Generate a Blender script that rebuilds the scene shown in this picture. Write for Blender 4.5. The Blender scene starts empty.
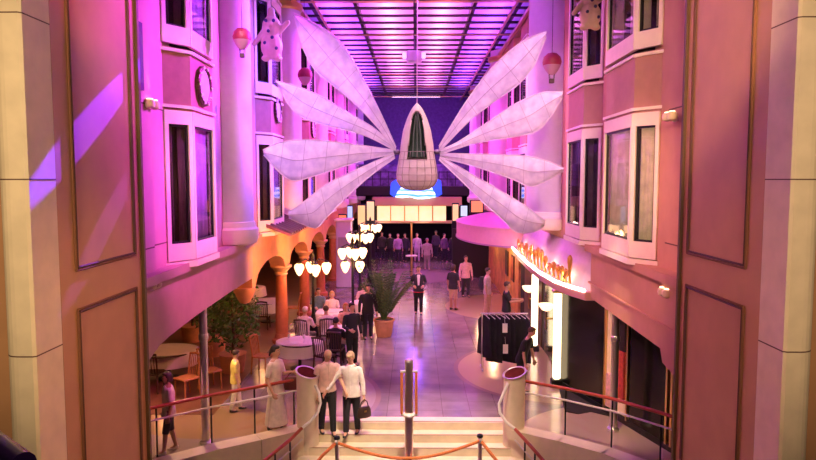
import bpy, math, random
from mathutils import Vector, Matrix
random.seed(7)
PI = math.pi
scene = bpy.context.scene
COL = scene.collection
V = Vector

# ------------------------------------------------------------------ camera
F, H = 650.0, 5.0
pitch, yaw = math.atan(50 / F), math.atan(7 / F)
cam_d = bpy.data.cameras.new('camera')
cam = bpy.data.objects.new('camera', cam_d)
COL.objects.link(cam)
cam_d.sensor_width = 36
cam_d.lens = F * 36 / 816
cam_d.clip_start = .05
cam.location = (0, 0, H)
cam.rotation_euler = (PI / 2 - pitch, 0, yaw)
scene.camera = cam
RM = cam.rotation_euler.to_matrix()
EYE = V((0, 0, H))


def ray(px, py):
    return RM @ V(((px - 408) / F, (230 - py) / F, -1))


def P(px, py, Y):
    d = ray(px, py)
    return EYE + d * (Y / d.y)


def PZ(px, py, z=0.):
    d = ray(px, py)
    return EYE + d * ((z - H) / d.z)


# ------------------------------------------------------------------ materials
MATS = {}


def mat(name, col, rough=.6, metal=0., emit=0., ecol=None, noise=0., nscale=6., bump=0., spec=.5, trans=0., alpha=1.):
    if name in MATS:
        return MATS[name]
    m = bpy.data.materials.new(name)
    m.use_nodes = True
    nt = m.node_tree
    b = nt.nodes['Principled BSDF']
    b.inputs['Base Color'].default_value = (*col, 1)
    b.inputs['Roughness'].default_value = rough
    b.inputs['Metallic'].default_value = metal
    b.inputs['Specular IOR Level'].default_value = spec
    if emit:
        b.inputs['Emission Color'].default_value = (*(ecol or col), 1)
        b.inputs['Emission Strength'].default_value = emit
    if noise or bump:
        tc = nt.nodes.new('ShaderNodeTexCoord')
        n = nt.nodes.new('ShaderNodeTexNoise')
        n.inputs['Scale'].default_value = nscale
        n.inputs['Detail'].default_value = 4
        nt.links.new(tc.outputs['Object'], n.inputs['Vector'])
        if noise:
            r = nt.nodes.new('ShaderNodeValToRGB')
            r.color_ramp.elements[0].position = .3
            r.color_ramp.elements[1].position = .7
            r.color_ramp.elements[0].color = (*[c * (1 - noise) for c in col], 1)
            r.color_ramp.elements[1].color = (*[min(1, c * (1 + noise)) for c in col], 1)
            nt.links.new(n.outputs['Fac'], r.inputs['Fac'])
            nt.links.new(r.outputs['Color'], b.inputs['Base Color'])
        if bump:
            bp = nt.nodes.new('ShaderNodeBump')
            bp.inputs['Strength'].default_value = bump
            bp.inputs['Distance'].default_value = .02
            nt.links.new(n.outputs['Fac'], bp.inputs['Height'])
            nt.links.new(bp.outputs['Normal'], b.inputs['Normal'])
    MATS[name] = m
    return m


def glass_mat(name, tint=(1, 1, 1), keep=.9, rough=.03):
    m = bpy.data.materials.new(name)
    m.use_nodes = True
    nt = m.node_tree
    nt.nodes.clear()
    out = nt.nodes.new('ShaderNodeOutputMaterial')
    t = nt.nodes.new('ShaderNodeBsdfTransparent')
    t.inputs['Color'].default_value = (*[c * keep for c in tint], 1)
    g = nt.nodes.new('ShaderNodeBsdfGlossy')
    g.inputs['Roughness'].default_value = rough
    lw = nt.nodes.new('ShaderNodeLayerWeight')
    lw.inputs['Blend'].default_value = .5
    pw = nt.nodes.new('ShaderNodeMath')
    pw.operation = 'POWER'
    pw.inputs[1].default_value = 5
    fr = nt.nodes.new('ShaderNodeMath')
    fr.operation = 'MULTIPLY_ADD'
    fr.inputs[1].default_value = .6
    fr.inputs[2].default_value = .03
    nt.links.new(lw.outputs['Facing'], pw.inputs[0])
    nt.links.new(pw.outputs[0], fr.inputs[0])
    mx = nt.nodes.new('ShaderNodeMixShader')
    nt.links.new(fr.outputs[0], mx.inputs[0])
    nt.links.new(t.outputs[0], mx.inputs[1])
    nt.links.new(g.outputs[0], mx.inputs[2])
    nt.links.new(mx.outputs[0], out.inputs[0])
    MATS[name] = m
    return m


def wing_mat():
    m = bpy.data.materials.new('wing_skin')
    m.use_nodes = True
    nt = m.node_tree
    nt.nodes.clear()
    out = nt.nodes.new('ShaderNodeOutputMaterial')
    tc = nt.nodes.new('ShaderNodeTexCoord')
    n = nt.nodes.new('ShaderNodeTexNoise')
    n.inputs['Scale'].default_value = 5
    n.inputs['Detail'].default_value = 5
    r = nt.nodes.new('ShaderNodeValToRGB')
    r.color_ramp.elements[0].position = .35
    r.color_ramp.elements[1].position = .65
    r.color_ramp.elements[0].color = (.74, .66, .80, 1)
    r.color_ramp.elements[1].color = (.95, .88, .95, 1)
    d = nt.nodes.new('ShaderNodeBsdfPrincipled')
    d.inputs['Roughness'].default_value = .35
    t = nt.nodes.new('ShaderNodeBsdfTranslucent')
    tr = nt.nodes.new('ShaderNodeBsdfTransparent')
    mx = nt.nodes.new('ShaderNodeMixShader')
    mx.inputs[0].default_value = .4
    mx2 = nt.nodes.new('ShaderNodeMixShader')
    mx2.inputs[0].default_value = .04
    nt.links.new(tc.outputs['Object'], n.inputs['Vector'])
    nt.links.new(n.outputs['Fac'], r.inputs['Fac'])
    nt.links.new(r.outputs[0], d.inputs['Base Color'])
    nt.links.new(r.outputs[0], t.inputs['Color'])
    nt.links.new(d.outputs[0], mx.inputs[1])
    nt.links.new(t.outputs[0], mx.inputs[2])
    nt.links.new(mx.outputs[0], mx2.inputs[1])
    nt.links.new(tr.outputs[0], mx2.inputs[2])
    nt.links.new(mx2.outputs[0], out.inputs[0])
    return m


def floor_mat():
    """polished rosy marble with round inlays, toned discs by the rails and thin tile joints"""
    m = bpy.data.materials.new('marble_floor')
    m.use_nodes = True
    nt = m.node_tree
    b = nt.nodes['Principled BSDF']
    N, L = nt.nodes.new, nt.links.new
    tc = N('ShaderNodeTexCoord')
    n = N('ShaderNodeTexNoise')
    n.inputs['Scale'].default_value = 1.6
    n.inputs['Detail'].default_value = 8
    L(tc.outputs['Object'], n.inputs['Vector'])
    r = N('ShaderNodeValToRGB')
    r.color_ramp.elements[0].position = .3
    r.color_ramp.elements[1].position = .72
    r.color_ramp.elements[0].color = (.20, .145, .15, 1)
    r.color_ramp.elements[1].color = (.32, .235, .235, 1)
    L(n.outputs['Fac'], r.inputs['Fac'])
    br = N('ShaderNodeTexBrick')
    br.offset = 0
    br.inputs['Color1'].default_value = (1, 1, 1, 1)
    br.inputs['Color2'].default_value = (.86, .84, .86, 1)
    br.inputs['Mortar'].default_value = (.55, .5, .5, 1)
    br.inputs['Scale'].default_value = 1
    br.inputs['Brick Width'].default_value = .6
    br.inputs['Row Height'].default_value = .6
    br.inputs['Mortar Size'].default_value = .006
    L(tc.outputs['Object'], br.inputs['Vector'])
    mu = N('ShaderNodeMixRGB')
    mu.blend_type = 'MULTIPLY'
    mu.inputs[0].default_value = 1
    L(r.outputs[0], mu.inputs[1])
    L(br.outputs[0], mu.inputs[2])
    cur = mu.outputs[0]
    sep = N('ShaderNodeSeparateXYZ')
    L(tc.outputs['Object'], sep.inputs[0])
    for (cx, cy, r0, r1, c) in ((3.9, 16.9, 0, 2.75, (.46, .31, .20)), (3.9, 16.9, 2.75, 2.87, (.30, .19, .17)), (4.2, 11.9, 0, 2.3, (.56, .42, .30)), (-4.6, 11.9, 0, 2.2, (.40, .25, .12)),  # discs beside the two rails set a paler and a browner floor tone
                                (4.1, 25.5, 0, 2.9, (.44, .30, .20)), (-4.2, 14.6, 2.4, 3.3, (.36, .26, .22)),
                                (-4.2, 14.6, 3.3, 3.42, (.30, .19, .17)), (0, 34, 0, 2.6, (.34, .24, .22)), (0, 34, 2.6, 2.75, (.28, .19, .2))):
        v = N('ShaderNodeVectorMath')
        v.operation = 'DISTANCE'
        cb = N('ShaderNodeCombineXYZ')
        L(sep.outputs[0], cb.inputs[0])
        L(sep.outputs[1], cb.inputs[1])
        L(cb.outputs[0], v.inputs[0])
        v.inputs[1].default_value = (cx, cy, 0)
        a = N('ShaderNodeMath')
        a.operation = 'LESS_THAN'
        a.inputs[1].default_value = r1
        L(v.outputs['Value'], a.inputs[0])
        g = N('ShaderNodeMath')
        g.operation = 'GREATER_THAN'
        g.inputs[1].default_value = r0 - .001
        L(v.outputs['Value'], g.inputs[0])
        ml = N('ShaderNodeMath')
        ml.operation = 'MULTIPLY'
        L(a.outputs[0], ml.inputs[0])
        L(g.outputs[0], ml.inputs[1])
        mx = N('ShaderNodeMixRGB')
        L(ml.outputs[0], mx.inputs[0])
        L(cur, mx.inputs[1])
        mx.inputs[2].default_value = (*c, 1)
        cur = mx.outputs[0]
    L(cur, b.inputs['Base Color'])
    b.inputs['Roughness'].default_value = .16
    bp = N('ShaderNodeBump')
    bp.inputs['Strength'].default_value = .12
    bp.inputs['Distance'].default_value = .02
    n2 = N('ShaderNodeTexNoise')
    n2.inputs['Scale'].default_value = 3.5
    L(tc.outputs['Object'], n2.inputs['Vector'])
    L(n2.outputs['Fac'], bp.inputs['Height'])
    L(bp.outputs['Normal'], b.inputs['Normal'])
    return m


WALL = mat('rose_plaster', (.46, .28, .26), .75, noise=.06, nscale=3)
WALLR = mat('salmon_plaster', (.50, .26, .17), .75, noise=.06, nscale=3)
FRAME = mat('cream_window_frame', (.86, .77, .66), .5, noise=.03)
SPAND = mat('brown_spandrel', (.36, .16, .11), .55, noise=.1)
TOWER = mat('pale_tower_plaster', (.66, .58, .66), .6, noise=.04)
PIER = mat('terracotta_panelling', (.50, .25, .13), .5, noise=.07, nscale=2.5)
GROOVE = mat('dark_groove', (.12, .05, .04), .7)
STONE = mat('cream_stone', (.78, .62, .45), .6, noise=.08, nscale=4, bump=.1)
STONE_G = mat('grey_stone', (.68, .60, .56), .6, noise=.06, nscale=4)
DARK = mat('dark_interior', (.02, .014, .014), .8)
BLACKGL = mat('black_glass', (.008, .008, .008), .16, noise=.3, nscale=2, spec=.25)
ORANGE = mat('orange_plaster', (.70, .30, .15), .8, noise=.1, nscale=4)
CHROME = mat('brushed_steel', (.78, .74, .70), .34, 1.)
DKMETAL = mat('dark_metal', (.03, .03, .035), .4, .6)
BLACKIRON = mat('black_iron', (.015, .013, .012), .45, .2)
BRASS = mat('brass', (.75, .52, .22), .28, 1.)
REDRAIL = mat('red_wood_rail', (.45, .07, .03), .3, noise=.15)
ROPE = mat('orange_rope', (.72, .20, .05), .6, noise=.2, nscale=60)
WHITEP = mat('white_enamel', (.82, .76, .70), .35)
CURB = mat('cream_curb', (.78, .64, .48), .5, noise=.06)
STEP = mat('cream_step_stone', (.74, .62, .44), .4, noise=.1, nscale=3)
NOSING = mat('tan_nosing', (.36, .24, .12), .5)
CLOTH = mat('white_tablecloth', (.84, .72, .66), .8, noise=.04)
WOOD = mat('orange_wood', (.50, .17, .06), .45, noise=.25, nscale=12)
DKWOOD = mat('dark_wood', (.07, .025, .015), .4, noise=.3, nscale=12)
LEAF = mat('green_leaf', (.05, .12, .03), .5, noise=.5, nscale=9)
LEAF2 = mat('olive_leaf', (.11, .15, .04), .5, noise=.5, nscale=9)
TERRA = mat('terracotta_pot', (.62, .27, .12), .7, noise=.12)
COLRED = mat('red_column_paint', (.50, .13, .06), .5, noise=.15)
GLOBE = mat('glowing_globe', (.9, .6, .35), .3, emit=3.4, ecol=(1, .58, .27))
NEON = mat('neon_white', (1, .9, .75), .3, emit=4.5, ecol=(1, .74, .42))
NEONP = mat('neon_pink_white', (1, .85, .9), .3, emit=5, ecol=(1, .66, .56))
GOLD = mat('gold_letters', (.85, .50, .12), .3, .7, noise=.1)
PINKAWN = mat('pink_awning', (.80, .42, .52), .7, noise=.04)
GLASS = glass_mat('clear_glass')
WINGL = glass_mat('window_glass', (.9, .9, 1), .85)
CURT = mat('cream_curtain', (.82, .72, .48), .85, noise=.06)
CURTGLOW = mat('glowing_curtain', (.80, .62, .34), .85, noise=.25, nscale=5, emit=.38, ecol=(1, .66, .28))  # cloth glows itself in place of lamp light from the room
SHEER = mat('sheer_curtain_light_tint', (.62, .52, .68), .85, noise=.06)  # lavender puts the magenta light on the front panes into the cloth
CURTD = mat('brown_curtain', (.16, .11, .08), .85, noise=.2)
WING = wing_mat()
RIBM = mat('wing_rib', (.55, .44, .54), .5)
MARBLE = floor_mat()
CEIL = mat('lilac_ceiling_panel', (.78, .72, .82), .8, noise=.04)
BEAM = mat('dark_ceiling_beam', (.035, .02, .035), .5)
NIGHT = mat('indigo_wall', (.10, .06, .20), .7, noise=.2)
LILAC = mat('lilac_panel', (.62, .48, .68), .6, noise=.04)


# ------------------------------------------------------------------ mesh builder
class MB:
    def __init__(s):
        s.v, s.f = [], []

    def add(s, vs, fs):
        o = len(s.v)
        s.v += [tuple(x) for x in vs]
        s.f += [tuple(i + o for i in f) for f in fs]
        return s

    def box(s, c, d, rz=0., bev=0.):
        x, y, z = d[0] / 2, d[1] / 2, d[2] / 2
        ca, sa = math.cos(rz), math.sin(rz)
        if bev:
            b = min(bev, x * .9, y * .9, z * .9)
            vs = []
            pts = [(-x + b, -y), (x - b, -y), (x, -y + b), (x, y - b), (x - b, y), (-x + b, y), (-x, y - b), (-x, -y + b)]
            sh = [((x - b) / x, (y - b) / y)]
            lv = [(-z, sh[0]), (-z + b, (1, 1)), (z - b, (1, 1)), (z, sh[0])]
            for (zz, (sx, sy)) in lv:
                vs += [(px * sx, py * sy, zz) for px, py in pts]
            fs = [tuple(range(7, -1, -1)), tuple(range(24, 32))]
            for k in range(3):
                for i in range(8):
                    j = (i + 1) % 8
                    fs.append((k * 8 + i, k * 8 + j, k * 8 + 8 + j, k * 8 + 8 + i))
        else:
            vs = [(i, j, k) for k in (-z, z) for j in (-y, y) for i in (-x, x)]
            fs = [(0, 2, 3, 1), (4, 5, 7, 6), (0, 1, 5, 4), (1, 3, 7, 5), (3, 2, 6, 7), (2, 0, 4, 6)]
        return s.add([(c[0] + a * ca - b_ * sa, c[1] + a * sa + b_ * ca, c[2] + e) for a, b_, e in vs], fs)

    def tube(s, path, r, n=8, sq=(1, 1)):
        path = [V(p) for p in path]
        m = len(path)
        rs = r if isinstance(r, (list, tuple)) else [r] * m
        up = None
        vs, fs = [], []
        for i in range(m):
            t = (path[min(i + 1, m - 1)] - path[max(i - 1, 0)]).normalized()
            if up is None:
                up = t.orthogonal().normalized() if abs(t.z) > .95 else V((0, 0, 1))
                if abs(t.z) > .95:
                    up = V((0, 1, 0))
            up = (up - t * up.dot(t)).normalized()
            sd = t.cross(up)
            for k in range(n):
                a = 2 * PI * k / n
                vs.append(path[i] + sd * (math.cos(a) * rs[i] * sq[0]) + up * (math.sin(a) * rs[i] * sq[1]))
        for i in range(m - 1):
            for k in range(n):
                j = (k + 1) % n
                fs.append((i * n + k, i * n + j, i * n + n + j, i * n + n + k))
        fs.append(tuple(range(n - 1, -1, -1)))
        fs.append(tuple((m - 1) * n + k for k in range(n)))
        return s.add(vs, fs)

    def cap(s, a, b, ra, rb=None, n=10):
        """capsule with tapered radius"""
        a, b = V(a), V(b)
        rb = ra if rb is None else rb
        d = b - a
        if d.length < 1e-6:
            return s.ell(a, (ra, ra, ra))
        d.normalize()
        pts, rr = [], []
        for t in (-.98, -.7, -.35, 0):
            pts.append(a + d * (t * ra))
            rr.append(ra * math.sqrt(max(.02, 1 - t * t)))
        for t in (0.001, .35, .7, .98):
            pts.append(b + d * (t * rb))
            rr.append(rb * math.sqrt(max(.02, 1 - t * t)))
        return s.tube(pts, rr, n)

    def ell(s, c, r, n=12, m=8, R=None):
        vs, fs = [], []
        for i in range(m + 1):
            th = PI * (i + (.02 if i == 0 else -.02 if i == m else 0)) / m
            for k in range(n):
                ph = 2 * PI * k / n
                p = V((r[0] * math.sin(th) * math.cos(ph), r[1] * math.sin(th) * math.sin(ph), r[2] * math.cos(th)))
                if R is not None:
                    p = R @ p
                vs.append(p + V(c))
        for i in range(m):
            for k in range(n):
                j = (k + 1) % n
                fs.append((i * n + k, (i + 1) * n + k, (i + 1) * n + j, i * n + j))
        fs.append(tuple(range(n)))
        fs.append(tuple(m * n + k for k in range(n - 1, -1, -1)))
        return s.add(vs, fs)

    def lathe(s, prof, n=20, c=(0, 0, 0), sc=(1, 1), a0=0., a1=2 * PI):
        full = abs(a1 - a0 - 2 * PI) < 1e-6
        kk = n if full else n + 1
        vs, fs = [], []
        for r, z in prof:
            for k in range(kk):
                a = a0 + (a1 - a0) * k / n
                vs.append((c[0] + r * sc[0] * math.cos(a), c[1] + r * sc[1] * math.sin(a), c[2] + z))
        for i in range(len(prof) - 1):
            for k in range(n):
                j = (k + 1) % kk
                fs.append((i * kk + k, i * kk + j, (i + 1) * kk + j, (i + 1) * kk + k))
        if full:
            fs.append(tuple(range(n - 1, -1, -1)))
            fs.append(tuple((len(prof) - 1) * n + k for k in range(n)))
        return s.add(vs, fs)

    def loft(s, rings, n=16):
        """rings: (centre, rx, ry) horizontal ellipses, closed"""
        vs, fs = [], []
        for c, rx, ry in rings:
            for k in range(n):
                a = 2 * PI * k / n
                vs.append((c[0] + rx * math.cos(a), c[1] + ry * math.sin(a), c[2]))
        for i in range(len(rings) - 1):
            for k in range(n):
                j = (k + 1) % n
                fs.append((i * n + k, i * n + j, i * n + n + j, i * n + n + k))
        fs.append(tuple(range(n - 1, -1, -1)))
        fs.append(tuple((len(rings) - 1) * n + k for k in range(n)))
        return s.add(vs, fs)

    def prism(s, poly, ext):
        n = len(poly)
        e = V(ext)
        vs = [V(p) for p in poly] + [V(p) + e for p in poly]
        fs = [tuple(range(n - 1, -1, -1)), tuple(range(n, 2 * n))]
        fs += [(i, (i + 1) % n, n + (i + 1) % n, n + i) for i in range(n)]
        return s.add(vs, fs)

    def strip(s, top, bot, ext):
        """solid band between two polylines, thickened along ext (good for non-convex outlines)"""
        n = len(top)
        e = V(ext)
        vs = [V(p) for p in top] + [V(p) for p in bot] + [V(p) + e for p in top] + [V(p) + e for p in bot]
        fs = []
        for i in range(n - 1):
            fs += [(i, i + 1, n + i + 1, n + i), (2 * n + i + 1, 2 * n + i, 3 * n + i, 3 * n + i + 1),
                   (i + 1, i, 2 * n + i, 2 * n + i + 1), (n + i, n + i + 1, 3 * n + i + 1, 3 * n + i)]
        fs += [(0, n, 3 * n, 2 * n), (n - 1, 3 * n - 1, 4 * n - 1, 2 * n - 1)]
        return s.add(vs, fs)

    def build(s, name, m, parent=None, world=False, smooth=None):
        vs = s.v
        if world and parent is not None:
            o = V((0, 0, 0))
            p = parent
            while p is not None:
                o += p.location
                p = p.parent
            vs = [(a - o.x, b - o.y, c - o.z) for a, b, c in vs]
        me = bpy.data.meshes.new(name)
        me.from_pydata(vs, [], s.f)
        me.validate()
        me.update()
        import bmesh
        bm = bmesh.new()
        bm.from_mesh(me)
        bmesh.ops.recalc_face_normals(bm, faces=bm.faces)
        bm.to_mesh(me)
        bm.free()
        me.materials.append(m)
        if smooth is None or smooth:
            try:
                me.polygons.foreach_set('use_smooth', [True] * len(me.polygons))
                if smooth is None:
                    me.set_sharp_from_angle(angle=math.radians(38))
            except Exception:
                pass
        ob = bpy.data.objects.new(name, me)
        COL.objects.link(ob)
        if parent is not None:
            ob.parent = parent
        return ob


def remesh(mb, name, m, parent, voxel, smooth=4):
    me = bpy.data.meshes.new('tmp')
    me.from_pydata(mb.v, [], mb.f)
    me.update()
    import bmesh
    bm = bmesh.new()
    bm.from_mesh(me)
    bmesh.ops.recalc_face_normals(bm, faces=bm.faces)
    bm.to_mesh(me)
    bm.free()
    ob = bpy.data.objects.new('tmp', me)
    COL.objects.link(ob)
    r = ob.modifiers.new('r', 'REMESH')
    r.mode = 'VOXEL'
    r.voxel_size = voxel
    sm = ob.modifiers.new('s', 'SMOOTH')
    sm.factor = .5
    sm.iterations = smooth
    dg = bpy.context.evaluated_depsgraph_get()
    me2 = bpy.data.meshes.new_from_object(ob.evaluated_get(dg))
    bpy.data.objects.remove(ob)
    bpy.data.meshes.remove(me)
    me2.name = name
    me2.materials.clear()
    me2.materials.append(m)
    me2.polygons.foreach_set('use_smooth', [True] * len(me2.polygons))
    o2 = bpy.data.objects.new(name, me2)
    COL.objects.link(o2)
    o2.parent = parent
    return o2


def tag(o, label=None, cat=None, group=None, kind=None):
    if label:
        o['label'] = label
    if cat:
        o['category'] = cat
    if group:
        o['group'] = group
    if kind:
        o['kind'] = kind
    return o


def thing(name, loc, label, cat, group=None, rz=0.):
    e = bpy.data.objects.new(name, None)
    e.empty_display_size = .2
    COL.objects.link(e)
    e.location = loc
    e.rotation_euler = (0, 0, rz)
    return tag(e, label, cat, group)


def struct(o):
    o['kind'] = 'structure'
    return o


def sempty(name, loc=(0, 0, 0)):
    e = bpy.data.objects.new(name, None)
    COL.objects.link(e)
    e.location = loc
    return struct(e)


def copy_tree(o, parent=None):
    c = o.copy()
    COL.objects.link(c)
    c.parent = parent
    for ch in list(o.children):
        copy_tree(ch, c)
    return c


def light(kind, loc, energy, col, target=None, size=.1, angle=60, blend=.5, size_y=None):
    d = bpy.data.lights.new('lamp_or_fill_light', kind)  # one name for real lamps and added fill lights alike
    d.energy = energy
    d.color = col
    if kind == 'AREA':
        d.shape = 'RECTANGLE'
        d.size = size
        d.size_y = size_y or size
    else:
        d.shadow_soft_size = size
    if kind == 'SPOT':
        d.spot_size = math.radians(angle)
        d.spot_blend = blend
    o = bpy.data.objects.new('lamp_or_fill_light', d)
    COL.objects.link(o)
    o.location = loc
    if target is not None:
        o.rotation_euler = (V(target) - V(loc)).to_track_quat('-Z', 'Y').to_euler()
    return o


# ================================================================== SETTING
FL = -4.0       # left wall plane
FR = 4.0        # right wall plane
ZT = 10.8
YE = 47.0
# rail line on the left and right of the stair well (world XY)
RAIL_L = [(-2.36, 12.8), (-3.11, 12.26), (-3.81, 11.8), (-4.58, 11.16), (-5.6, 10.2)]
RAIL_R = [(2.09, 12.78), (2.91, 12.26), (3.63, 11.68), (4.25, 10.95), (5.0, 9.9)]

mb = MB()
mb.box((0, 37, -.06), (24, 48 - .2, .12))
poly = [(-12, 13.1, 0), (-12, 9, 0), (-6.4, 9, 0)] + [(x, y, 0) for x, y in reversed(RAIL_L)] + [(-2.2, 13.1, 0)]
mb.prism([(x, y, -.12) for x, y, z in poly], (0, 0, .12))
poly = [(2.0, 13.1, 0)] + [(x, y, 0) for x, y in RAIL_R] + [(5.8, 9, 0), (12, 9, 0), (12, 13.1, 0)]
mb.prism([(x, y, -.12) for x, y, z in poly], (0, 0, .12))
struct(mb.build('floor', MARBLE, smooth=False))
mb = MB()
mb.box((-8.2, 30, .006), (7.8, 33, .012))
struct(mb.build('floor_left', mat('terracotta_floor', (.22, .085, .04), .35, noise=.2, nscale=3), smooth=False))
struct(MB().box((0, 3.5, -1.56), (16, 13.4, .12)).build('floor_lower', mat('lower_landing', (.5, .4, .3), .4, noise=.1), smooth=False))

# stairs running down towards the viewer
st = sempty('trim_1', (0, 13.1, 0))
for k in range(10):
    y1 = 13.1 - .3 * k
    z1 = -.15 * (k + 1)
    MB().box((0, y1 - .15, z1 - .3), (4.6, .32, .6)).build('step', STEP, st, world=True, smooth=False)
    MB().box((0, y1 - .285, z1 + .002), (4.6, .04, .012)).build('nosing', NOSING, st, world=True, smooth=False)
MB().box((0, 13.25, -.297), (4.3, .32, .6)).build('step', STEP, st, world=True, smooth=False)
MB().box((0, 13.14, .004), (4.3, .04, .012)).build('nosing', NOSING, st, world=True, smooth=False)
# curbs under the railings, with the stair well walls below them
for nm, line, sgn in (('trim_2', RAIL_L, -1), ('trim_3', RAIL_R, 1)):
    mb = MB()
    for (a, b) in zip(line[:-1], line[1:]):
        a3, b3 = V((a[0], a[1], 0)), V((b[0], b[1], 0))
        d = (b3 - a3).normalized()
        nrm = V((-d.y, d.x, 0))
        if nrm.y > 0:
            nrm = -nrm
        mb.prism([a3 + V((0, 0, -1.5)), b3 + V((0, 0, -1.5)), b3 + nrm * .35 + V((0, 0, -1.5)), a3 + nrm * .35 + V((0, 0, -1.5))], (0, 0, 1.58))
    struct(mb.build(nm, CURB, smooth=False))

# ---------------- upper walls
struct(MB().box((FL - .2, 27.9, 7.05), (.4, 38.0, 7.5)).build('wall_left', WALL, smooth=False))
struct(MB().box((FR + .2, 27.9, 7.05), (.4, 38.0, 7.5)).build('wall_right', WALLR, smooth=False))
struct(MB().box((0, YE + 8, 3.0), (26, .3, 6)).build('wall_far', DARK, smooth=False))
struct(MB().box((0, YE, 8.3), (9, .3, 5.4)).build('wall_end', NIGHT, smooth=False))
# closing walls of the portal either side of the viewer
for nm, sx in (('wall_portal_left', -1), ('wall_portal_right', 1)):
    mb = MB()
    mb.box((sx * 6.6, 8.75, 7.65), (5.2, .3, 6.5))
    struct(mb.build(nm, STONE_G, smooth=False))
# ground floor: soffits, back walls
struct(MB().box((-8.1, 27.9, 3.2), (7.8, 37.6, .3)).build('ceiling_left', mat('brown_soffit', (.06, .025, .015), .7, noise=.2), smooth=False))
struct(MB().box((7.6, 27.9, 2.9), (6.8, 37.6, .3)).build('ceiling_right', mat('grey_soffit', (.10, .08, .08), .7), smooth=False))
struct(MB().box((-12, 28, 1.5), (.3, 38, 3)).build('wall_back_left', mat('dark_red_wall', (.03, .010, .008), .6, noise=.3, nscale=2), smooth=False))
struct(MB().box((10.9, 28, 1.5), (.3, 38, 3)).build('wall_back_right', DARK, smooth=False))

# ---------------- fascia, left (level band with a drooping end at the pier)
ys = [8.9, 9.25, 9.45, 9.66, 10.1, 11.3, 12.5, 13.5, 14.6, 15.4]
zb = [2.25, 2.36, 2.43, 2.49, 2.54, 2.6, 2.63, 2.65, 2.66, 2.66]
mb = MB().strip([(-3.88, y, 3.5) for y in ys], [(-3.88, y, z) for y, z in zip(ys, zb)], (-.4, 0, 0))
struct(mb.build('trim_4', WALL, smooth=False))
mb = MB().box((-3.92, 12.15, 3.56), (.36, 6.5, .14)).box((-3.86, 12.15, 3.44), (.1, 6.5, .05))
struct(mb.build('trim_5', WALL, smooth=False))
# right fascia
ys = [8.9, 9.5, 9.72, 10.0, 10.1, 11.65, 13.0, 14.2]
zb = [2.0, 2.08, 2.12, 2.16, 2.36, 2.38, 2.4, 2.42]
mb = MB().strip([(3.86, y, 3.45) for y in ys], [(3.86, y, z) for y, z in zip(ys, zb)], (.4, 0, 0))
struct(mb.build('trim_6', WALLR, smooth=False))
mb = MB().box((3.92, 11.6, 3.52), (.36, 5.4, .14)).box((3.85, 11.6, 2.75), (.05, 5.4, .04))
struct(mb.build('trim_7', WALLR, smooth=False))

# ---------------- arcade on the left: orange plaster with low arches
def arcade():
    mb = MB()
    yy, zz = [], []
    spans = [(15.4, 19.7), (19.7, 23.85), (23.85, 28.0), (28.0, 32.2), (32.2, 36.4), (36.4, 40.6), (40.6, 44.8)]
    for a, b in spans:
        for i in range(13):
            t = i / 12
            y = a + .28 + (b - a - .56) * t
            yy.append(y)
            zz.append(2.38 + .52 * math.sqrt(max(0, 1 - (2 * t - 1) ** 2)))
    yy = [15.38, 15.6] + yy + [46.6]
    zz = [2.30, 2.30] + zz + [2.4]
    mb.strip([(-3.9, y, 3.62) for y in yy], [(-3.9, y, z) for y, z in zip(yy, zz)], (-.45, 0, 0))
    # hanging pendant at the first springing
    mb.lathe([(.02, -.28), (.12, -.24), (.2, -.1), (.26, .06), (.26, .12)], 14, (-4.1, 15.45, 2.3))
    return struct(mb.build('trim_8', ORANGE, smooth=None))


arcade()
# tiled pent roof above the arcade
g = sempty('trim_9', (-3.6, 17.5, 3.5))
MB().prism([(-4.0, 16.6, 3.95), (-3.2, 16.6, 3.62), (-3.2, 16.6, 3.56), (-4.0, 16.6, 3.85)], (0, 7.2, 0)).build('roof_slab', mat('maroon_tile', (.22, .06, .08), .5, noise=.2), g, world=True, smooth=False)
for k in range(20):
    y = 16.75 + k * .36
    MB().tube([(-4.0, y, 3.96), (-3.17, y, 3.63)], .04, 6).build('roof_rib', mat('dark_tile', (.10, .03, .04), .5), g, world=True)
for i, y in enumerate((19.7, 23.85, 28.0, 32.2, 36.4)):
    c = thing('arcade_column', (-4.1, y, 0), ['red arcade column nearest the viewer beside the first street lamp', 'second red arcade column, behind the first one',
              'third red arcade column down the restaurant side', 'fourth red arcade column down the restaurant side', 'farthest red arcade column on the restaurant side'][i], 'column', 'red columns of the arcade')
    MB().lathe([(.3, 0), (.3, .12), (.24, .16), (.2, .3)], 16).build('base', COLRED, c)
    MB().lathe([(.19, .3), (.185, 1.2), (.16, 2.1)], 18).build('shaft', COLRED, c)
    MB().lathe([(.16, 2.1), (.2, 2.13), (.2, 2.18), (.17, 2.2), (.28, 2.32), (.33, 2.36), (.33, 2.42)], 18).build('capital', mat('pale_capital', (.62, .34, .22), .6), c)

# ---------------- bays, windows, towers
WN = [0]


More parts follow.
